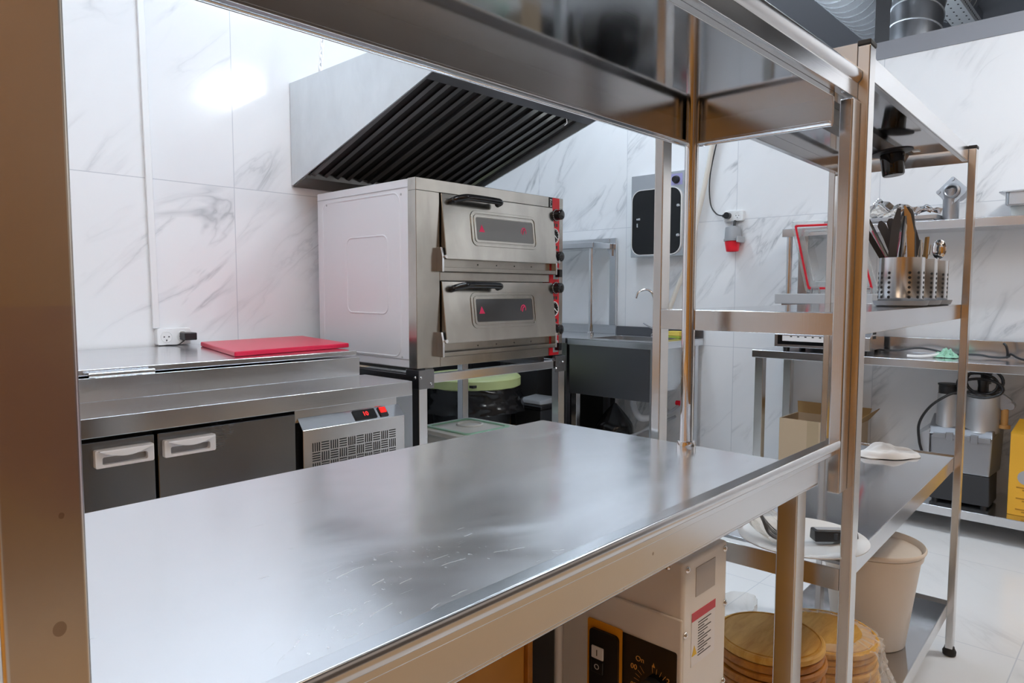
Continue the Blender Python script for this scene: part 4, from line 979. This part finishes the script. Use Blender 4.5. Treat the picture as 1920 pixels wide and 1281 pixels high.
# ---------------------------------------------------------------- back table with wall shelf
t = thing('back_table', 'stainless work table with lower shelf along the back wall at right', 'table', (5.1,1.1,FLB))
obj('tabletop', MB().box(4.86, 5.43, -.30, 2.185, .826, .880), M['steel_h'], t, .003)
obj('upstand', MB().box(5.412, 5.43, -.30, 2.185, .880, .985), M['steel_h'], t, .002)
obj('lower_shelf', MB().box(4.86, 5.43, -.25, 2.10, -.070, -.015), M['steel_h'], t, .003)
for x0, y0 in ((4.872,2.105), (5.35,2.090), (4.872,-.25), (5.35,-.25)):
    obj('leg', MB().box(x0, x0+.060, y0, y0+.060, FLB, .826), M['steel_post'], t, .003)
t = thing('utensil_shelf', 'long bright steel shelf on round poles above the back table', 'shelf', (5.26,.9,.88))
obj('shelf_panel', MB().box(5.10, 5.43, -.30, 2.087, 1.697, 1.755), M['steel_h'], t, .003)
for y in (2.045,-.20):
    obj('pole', MB().cyl((5.140,y,.880), (5.140,y,1.697), .020, n=20), M['chrome'], t)
    obj('wall_post', MB().box(5.40, 5.43, y-.035, y+.035, .985, 1.697), M['steel_h'], t, .002)

# vacuum sealer
t = thing('vacuum_sealer', 'chamber vacuum sealer with raised clear lid on the back table', 'vacuum sealer', (5.15,1.75,.88))
obj('body', MB().box(5.00, 5.34, 1.44, 2.04, .905, 1.215), M['steel'], t, .004)
obj('deck', MB().box(4.95, 5.36, 1.416, 2.068, 1.215, 1.285), M['lgrey'], t, .004)
fp = obj('front_panel', MB().prism([(4.95,.905),(4.95,.995),(5.00,1.04),(5.00,.905)], 'y', 1.42, 2.06), M['steel'], t, .003)
obj('panel_frame', MB().box(4.946, 4.951, 1.46, 2.035, .925, .990), M['bgloss'], fp)
obj('display', MB().box(4.944, 4.947, 1.49, 2.00, .950, .988), M['label'], fp)
mk = MB()
for k in range(9): mk.box(4.9430, 4.9442, 1.53+k*.05, 1.545+k*.05, .978, .986)
obj('panel_print', mk, M['kink'], fp)
for x, y in ((5.0,1.99), (5.0,1.47), (5.30,1.99), (5.30,1.47)):
    obj('foot', MB().lathe((x,y,.880), [(.020,0),(.026,.025)], 16), M['black'], t)
vg = MB()
for r in range(3):
    for c in range(4): vg.box(5.03+c*.03, 5.05+c*.03, 1.438, 1.441, .98+r*.03, 1.0+r*.03)
obj('side_vents', vg, M['dark'], t)
A_, B_, D_, E_ = (Vector(v) for v in ((5.24,1.929,1.331), (5.24,1.50,1.331), (5.04,1.567,1.772), (5.04,1.962,1.780)))
nn = (B_-A_).cross(E_-A_).normalized()
if nn.x > 0: nn = -nn
def pq(a, b, h=0):
    return A_.lerp(B_, a).lerp(E_.lerp(D_, a), b)+nn*h
def qring(o, i, h0, h1):
    mb = MB(); oo = rrect(*o, .03, 4); ii = rrect(*i, .03, 4); n = len(oo); vs = []
    for h in (h0, h1): vs += [pq(a,b,h) for a, b in oo]+[pq(a,b,h) for a, b in ii]
    fs = []
    for k in range(n):
        l = (k+1) % n; fs += [(k,l,n+l,n+k),(2*n+k,3*n+k,3*n+l,2*n+l),(k,2*n+k,2*n+l,l),(n+k,n+l,3*n+l,3*n+k)]
    return mb._add(vs, fs)
ldv = obj('clear_lid', qring((-.07,1.07,-.06,1.05), (.10,.90,.10,.90), 0, .016), M['acryl'], t)
dm = MB(); o1 = rrect(.10,.90,.10,.90,.06,5); o2 = rrect(.17,.83,.18,.82,.10,5); n = len(o1)
dm._add([pq(a,b,.008) for a, b in o1]+[pq(a,b,-.06) for a, b in o2], [(i,(i+1) % n,n+(i+1) % n,n+i) for i in range(n)]+[tuple(range(n,2*n))])
obj('lid_dome', dm, M['acryl'], ldv, 0, 50)
obj('gasket', qring((-.015,1.015,-.01,1.0), (.015,.985,.018,.972), .016, .024), M['redplug'], ldv)
for y in (1.88,1.53): obj('hinge', MB().tube([(5.22,y-.03,1.285),(5.22,y-.025,1.325),(5.22,y+.025,1.325),(5.22,y+.03,1.285)], .009, 8), M['alu'], t)

# shelf goods
Z = 1.755
tag(obj('oven_tray', MB().box(5.12, 5.38, 1.12, 1.78, Z, Z+.012).ring(rrect(5.11,5.39,1.10,1.80,.01,2), rrect(5.125,5.375,1.115,1.785,.01,2), 'z', Z+.012, Z+.038), M['alu'], None, .002), 'shallow steel tray of utensils on the wall shelf', 'tray')
GT = 'utensils piled in the tray on the wall shelf'
rr = random.Random(11)
LT = ['silver tongs at the left end of the tray', 'ladle lying second from left in the tray', 'skimmer lying over the ladle in the tray', 'bundle end of a whisk in the middle of the tray', 'long spoon crossing the middle of the tray', 'fork with handle up in the middle of the tray', 'peeler right of the middle of the tray', 'slotted spoon near the right end of the tray', 'bent steel whisk wire at the right end of the tray']
for k, lab in enumerate(LT):
    y = 1.66-k*.055; x = 5.20+rr.uniform(-.04,.08); z = Z+.03+rr.uniform(0,.02)
    dz = (.06,.03,.09,.10,.07,.09,.06,.05,.04)[k]
    pth = spline([(x,y+.09,z),(x+rr.uniform(-.03,.03),y+.01,z+dz*.6),(x+rr.uniform(-.03,.03),y-.06,z+dz),(x,y-.12,z+dz*.55)], 4)
    mb = blade(pth, [.010+.008*math.sin(i*.5+k) ** 2+(.022 if i > 9 else 0) for i in range(len(pth))], .006, (1,.1,.25))
    if k in (3, 8):
        for q in range(5): mb.tube(spline([(x+.02*q-.04,y+.04,z),(x+.02*q-.04,y-.02,z+dz*.9+.01*q),(x,y-.10,z+dz*.3)], 5), .003, 5)
    tag(obj('utensil', mb, M['chrome'], None, 0, 50), lab, 'utensil', GT)
def pbag(a, b):
    n_ = noise.noise(Vector((a*9, b*6, 3))); e = math.sin(PI*a)*math.sin(PI*b)
    return (5.12+b*.24, 1.70-a*.42, Z+.045+.11*e*(.7+.5*n_)+.012*noise.noise(Vector((a*22, b*15, 8))))
tag(obj('plastic_sheet', MB().grid(60, 30, pbag), M['film'], None, 0, 180), 'crinkled clear film over the utensils in the steel tray', 'plastic film')
t = thing('grinder_head', 'cast aluminium meat grinder head standing on the wall shelf', 'grinder', (5.24,1.05,Z))
gc = Vector((5.235,1.052,Z))
obj('neck', MB().lathe(gc, [(.046,0),(.046,.165),(.052,.20),(.001,.205)], 32), M['alu'], t)
gh = Vector((5.235,1.040,Z+.185))
axg = Vector((-1,.12,.05)).normalized()
obj('barrel', MB().lathe(gh+axg*-.10, [(.001,0),(.050,0),(.056,.02),(.056,.12)], 32, axis=axg), M['alu'], t)
sa = Vector((0,0,1)).cross(axg).normalized(); ua = axg.cross(sa)
fl_ = MB(); q = [(math.cos(a)*.096, math.sin(a)*.096) for a in (0, PI/2, PI, 3*PI/2)]
rp = []
for k in range(4):
    a, b, c = q[k-1], q[k], q[(k+1) % 4]
    for s_ in (.14,.05): rp.append((b[0]+(a[0]-b[0])*s_, b[1]+(a[1]-b[1])*s_))
    for s_ in (.05,.14): rp.append((b[0]+(c[0]-b[0])*s_, b[1]+(c[1]-b[1])*s_))
n = len(rp)
fl_._add([gh+axg*.02+sa*a+ua*b for a, b in rp]+[gh+axg*.034+sa*a+ua*b for a, b in rp], [tuple(range(n)), tuple(range(2*n-1,n-1,-1))]+[(i,(i+1) % n,n+(i+1) % n,n+i) for i in range(n)])
f_ = obj('flange', fl_, M['alu'], t, .002)
for a, b in q: obj('bolt', MB().cyl(gh+axg*.034+sa*a*.80+ua*b*.80, gh+axg*.040+sa*a*.80+ua*b*.80, .012, n=14), M['alu'], f_)
obj('collar', MB().lathe(gh+axg*.034, [(.050,0),(.048,.012),(.038,.016),(.033,.012),(.033,-.02)], 32, axis=axg), M['alu'], t)
obj('bore', MB().cyl(gh+axg*.0345, gh+axg*.0355, .034, n=28), M['char'], t)
obj('spindle', MB().lathe(gh+axg*.0345, [(.020,0),(.018,.004),(.010,.004),(.008,.014),(.001,.014)], 24, axis=axg), M['alu'], t)
obj('rear_lug', MB().lathe(gh+axg*-.075+Vector((0,.055,-.01)), [(.001,0),(.035,0),(.035,.02),(.001,.02)], 20, axis=axg), M['alu'], t)
t = thing('gastro_pan', 'shallow steel pan at the right end of the wall shelf', 'pan', (5.27,.60,1.80))
obj('pan', MB().ring(rrect(5.14,5.40,.46,.755,.03,4), rrect(5.15,5.39,.47,.745,.03,4), 'z', 1.825, 1.90).box(5.15, 5.39, .47, .745, 1.820, 1.826), M['steel'], t, .002)
obj('rim', MB().ring(rrect(5.115,5.425,.435,.785,.03,4), rrect(5.15,5.39,.47,.745,.03,4), 'z', 1.898, 1.907), M['steel'], t, .002)
tag(obj('plastic_tub', MB().lathe((5.27,.68,1.755), [(.05,0),(.055,.01),(.062,.064),(.001,.064)], 24), M['tub'], None), 'frosted plastic tub under the steel pan', 'tub')
tag(obj('ring_stand', MB().lathe((5.27,.555,1.755), [(.04,0),(.045,.004),(.03,.02),(.03,.045),(.05,.063),(.001,.064)], 24), M['alu'], None), 'small steel stand under the right half of the pan', 'stand')

# cables and green film on the back table
z = .889
t = thing('power_cable', 'black power cable with a tied knot lying along the back table', 'cable', (5.2,.9,.88))
obj('cord', MB().tube(spline([(5.25,1.44,z+.01),(5.24,1.34,z+.012),(5.25,1.22,z+.035),(5.26,1.13,z+.028),(5.24,1.02,z+.006),(5.24,.94,z+.010),(5.24,.86,z+.012),(5.23,.80,z+.004),(5.22,.74,z+.004),(5.22,.705,z+.012),(5.20,.69,z+.030),(5.15,.64,z+.010),(5.10,.57,z+.002),(5.08,.45,z+.002)]), .007, 8), M['black'], t)
obj('cable_tie', MB().tube(spline([(5.225,.715,z+.0),(5.225,.71,z+.03),(5.23,.72,z+.075),(5.235,.735,z+.092)]), .007, 8), M['black'], t)
tag(obj('charging_cable', MB().tube(spline([(4.95,1.20,z+.004),(4.97,1.14,z+.002),(5.05,1.09,z+.004),(5.13,1.06,z+.012)]), .009, 8), M['wplastic'], None), 'short white cord ending in the green film on the back table', 'cable')
def grn(a, b):
    n_ = noise.noise(Vector((a*7, b*7, 2))); e = math.sin(PI*a)*math.sin(PI*b)
    return (5.08+.12*b+.015*n_, 1.085-.13*a+.015*noise.noise(Vector((a*6, b*6, 9))), .883+.055*e*(.6+.9*abs(n_))+.01*abs(n_))
tag(obj('film_scrap', MB().grid(26, 20, grn), M['green'], None, 0, 20), 'crumpled green film scrap on the back table', 'film')

# lower shelf: cartons and food processor
Z = -.015
t = thing('open_carton', 'open plain cardboard box on the lower shelf of the back table', 'box', (5.2,1.78,Z))
obj('carton', MB().ring(rrect(5.02,5.36,1.53,2.035,.003,1), rrect(5.03,5.35,1.54,2.025,.003,1), 'z', Z, .38).box(5.02, 5.36, 1.53, 2.035, Z, Z+.01), M['carton'], t)
obj('tape_strip', MB().box(5.0185, 5.0205, 1.755, 1.835, .02, .38), M['tape'], t)
obj('flap', MB()._add([(5.36,2.03,.38),(5.36,1.535,.38),(5.40,1.52,.46),(5.40,2.05,.46)], [(0,1,2,3)]), M['carton_d'], t, solid=.004)
obj('flap', MB()._add([(5.03,1.53,.38),(5.36,1.53,.38),(5.37,1.46,.47),(5.05,1.47,.45)], [(0,1,2,3)]), M['carton_d'], t, solid=.004)
t = thing('yellow_carton', 'bright yellow carton at the right end of the lower shelf', 'box', (5.12,.44,Z))
obj('carton', MB().box(4.97, 5.30, .25, .640, Z, .47), M['yellow'], t, .004)
obj('flap', MB()._add([(4.97,.25,.47),(4.97,.64,.47),(5.13,.62,.535),(5.13,.27,.535)], [(0,1,2,3)]), M['yellow'], t, solid=.004)
obj('emblem', MB().cyl((4.9695,.555,.215), (4.9685,.555,.215), .042, n=28), M['lgrey'], t)
mk = MB()
for zz in (.150,.085,.02):
    for k in range(2): mk.box(4.9685, 4.9695, .40, .60-.03*k, zz-.014*k, zz+.007-.014*k)
mk.box(4.9685, 4.9695, .53, .56, .40, .43)
obj('print', mk, M['yprint'], t)

t = thing('vegetable_cutter', 'silver and black vegetable cutting machine on the lower shelf', 'food processor', (5.12,.9,Z))
obj('base', MB().hexa([(4.985,.73,Z+.012),(5.23,.73,Z+.012),(5.23,1.05,Z+.012),(4.985,1.05,Z+.012)], [(4.985,.735,.180),(5.24,.735,.180),(5.24,1.045,.180),(4.985,1.045,.180)]), M['char'], t, .006)
ft = MB()
for x, y in ((5.0,.76), (5.0,1.02), (5.21,.76), (5.21,1.02)): ft.cyl((x,y,Z), (x,y,Z+.014), .018, n=12)
obj('feet', ft, M['black'], t)
obj('motor_housing', MB().hexa([(4.98,.735,.180),(5.25,.72,.180),(5.25,1.06,.180),(4.98,1.05,.180)], [(4.98,.728,.405),(5.26,.71,.470),(5.26,1.075,.470),(4.98,1.058,.405)]), M['alu'], t, .010)
obj('head', MB().hexa([(4.98,.728,.405),(5.26,.71,.470),(5.26,1.10,.470),(4.98,1.075,.405)], [(5.02,.735,.455),(5.26,.71,.50),(5.26,1.10,.50),(5.02,1.07,.455)]), M['alu'], t, .006)
obj('discharge_chute', MB().hexa([(4.98,1.06,.18),(5.20,1.06,.18),(5.20,1.13,.25),(4.98,1.10,.25)], [(4.98,1.06,.44),(5.20,1.06,.48),(5.20,1.17,.38),(4.98,1.12,.40)]), M['lgrey'], t, .006)
hg = MB()
for y0, y1 in ((.735,.80), (.84,.93), (.97,1.04)): hg.box(4.962, 4.982, y0, y1, .392, .420)
for y0 in (.80,.93): hg.box(4.966, 4.984, y0, y0+.04, .378, .430)
obj('latch', hg, M['alu'], t, .002)
c_ = obj('large_tube', MB().lathe((5.10,.808,.44), [(.098,0),(.092,.01),(.090,.225),(.094,.235),(.080,.235)], 36), M['alu_matte'], t)
c2 = obj('small_tube', MB().lathe((5.08,.985,.44), [(.070,0),(.064,.01),(.060,.22),(.052,.22)], 32), M['alu_matte'], t)
obj('pusher', MB().lathe((5.08,.985,.65), [(.057,0),(.057,.06),(.062,.064),(.062,.072),(.001,.072)], 28), M['black'], c2)
obj('pusher', MB().lathe((5.10,.808,.675), [(.086,0),(.088,.008),(.030,.012),(.028,.05),(.034,.09),(.001,.09)], 28), M['black'], c_)
obj('press_knob', MB().lathe((5.12,.800,.735), [(.030,0),(.026,.03),(.028,.055),(.042,.070),(.042,.092),(.030,.100),(.001,.100)], 24), M['black'], t)
cb = MB()
for k, (rx, dz, o_) in enumerate(((.115,.0,0), (.105,.02,.02), (.095,.035,-.01))):
    cb.tube([(5.02+.03*k+.02*math.sin(q), .81+rx*math.cos(q)+o_, .715+dz+.055*math.sin(q)*(1+.2*k)) for q in [2*PI*i/28 for i in range(28)]], .009, 8, closed=True)
cb.tube(spline([(5.0,.90,.69),(4.97,.97,.66),(4.96,1.06,.58),(4.955,1.115,.47),(4.95,1.11,.36),(4.95,1.09,.28),(4.96,1.07,.17),(5.0,1.055,.05)]), .008, 8)
obj('power_cord', cb, M['black'], t)
obj('hinge_arm', MB().prism([(.705,.68),(.66,.645),(.655,.60),(.71,.58),(.735,.62),(.735,.68)], 'x', 5.10, 5.14), M['alu'], t, .003)
obj('hinge_pin', MB().cyl((5.09,.665,.61), (5.16,.665,.61), .022, n=14), M['alu'], t)
obj('hinge_rod', MB().cyl((5.12,.695,.47), (5.12,.695,.60), .020, n=16).cyl((5.12,.695,.47), (5.12,.695,.49), .034, n=16), M['tan'], t)

# ---------------------------------------------------------------- above the back wall
def duct(name, label, path, r, mtl):
    P = spline(path, 24); rad = []; L = 0; pp = []
    for i in range(len(P)-1):
        pass
    t = thing(name, label, 'duct', path[0])
    o_ = obj('pipe', MB().tube(P, r, 40), mtl, t, 0, 60)
    rb = MB(); acc = 0; turn = []
    L = [0]
    for i in range(1, len(P)): L.append(L[-1]+(P[i]-P[i-1]).length)
    pitch = .14; k = 0; m = []
    a = Vector((0,0,1)); steps = int(L[-1]/pitch*28)
    for s in range(steps):
        d = s/28*pitch; i = max(j for j in range(len(L)) if L[j] <= d); i = min(i, len(P)-2)
        f = (d-L[i])/(L[i+1]-L[i]); c = P[i].lerp(P[i+1], f); tg = (P[i+1]-P[i]).normalized()
        sd = tg.cross(a).normalized(); up = sd.cross(tg); an = 2*PI*s/28
        m.append(c+(sd*math.cos(an)+up*math.sin(an))*(r+.002))
    rb.tube(m, .0065, 5)
    obj('spiral_seam', rb, M['grey'], t, 0, 60)
    return t
duct('spiral_duct', 'bright spiral ventilation duct under the ceiling at top right', [(3.6,2.17,3.93),(5.0,2.17,3.93),(6.5,2.17,3.93),(9.0,2.17,3.93)], .215, M['spiral'])
duct('spiral_duct', 'dark curved ventilation duct right of the black strut', [(5.85,1.46,2.9),(5.87,1.46,3.2),(6.0,1.47,3.5),(6.35,1.50,3.75),(6.9,1.55,3.9),(7.6,1.55,3.95)], .175, M['spiral_d'])
tag(obj('ceiling_strut', MB().box(5.50, 5.56, 1.555, 1.625, 3.05, 4.47).box(5.50, 5.505, 1.53, 1.555, 3.05, 4.47), M['char'], None), 'dark vertical steel strut before the ducts above the beam', 'strut')
t = thing('cable_tray', 'white perforated cable tray under the ceiling at top right', 'cable tray', (6,1.48,3.7))
tw = MB().box(3.6, 9.5, 1.385, 1.56, 3.70, 3.705).box(3.6, 9.5, 1.380, 1.386, 3.70, 3.79)
obj('tray', tw, M['wplastic'], t)
hh = MB()
for i in range(70):
    x = 5.0+i*.055
    for j, y in enumerate((1.41, 1.4725, 1.535)):
        if (i+j) % 2: hh.box(x, x+.022, y-.006, y+.006, 3.6985, 3.7005)
    hh.box(x, x+.022, 1.3785, 1.3805, 3.735, 3.75)
obj('perforations', hh, M['dark'], t)
tag(obj('white_cable', MB().tube(spline([(6.3,1.47,3.68),(6.2,1.50,3.62),(6.05,1.52,3.45),(5.9,1.52,3.2)]), .018, 8), M['wplastic'], None), 'white cable dropping from the perforated cable tray', 'cable')
tag(obj('ceiling_joist', MB().box(3.6, 9.6, 1.70, 1.95, 4.20, 4.46), M['beam'], None), 'grey joist under the ceiling between duct and tray', 'joist')

# ---------------------------------------------------------------- camera, world, view
cam = bpy.data.cameras.new('camera'); co = bpy.data.objects.new('camera', cam); C.objects.link(co)
cam.sensor_width = 36; cam.sensor_fit = 'HORIZONTAL'; cam.lens = 1306.46/1920*36; cam.clip_start = .02; cam.clip_end = 60
yaw, pitch, roll = (math.radians(v) for v in (43.26997, -4.12821, .08063))
fw = Vector((math.cos(yaw)*math.cos(pitch), math.sin(yaw)*math.cos(pitch), math.sin(pitch)))
r0 = Vector((math.sin(yaw), -math.cos(yaw), 0)); u0 = r0.cross(fw)
r1 = r0*math.cos(roll)+u0*math.sin(roll); u1 = u0*math.cos(roll)-r0*math.sin(roll)
mw = Matrix((r1, u1, -fw)).transposed().to_4x4(); mw.translation = Vector((0, 0, HC))
co.matrix_world = mw
sc = bpy.context.scene; sc.camera = co
w = bpy.data.worlds.new('world'); sc.world = w; w.use_nodes = True
w.node_tree.nodes['Background'].inputs[0].default_value = (.9,.94,1,1); w.node_tree.nodes['Background'].inputs[1].default_value = .3
sc.view_settings.view_transform = 'Standard'; sc.view_settings.look = 'None'; sc.view_settings.gamma = 1
sc.view_settings.use_curve_mapping = False; sc.view_settings.exposure = 0.18
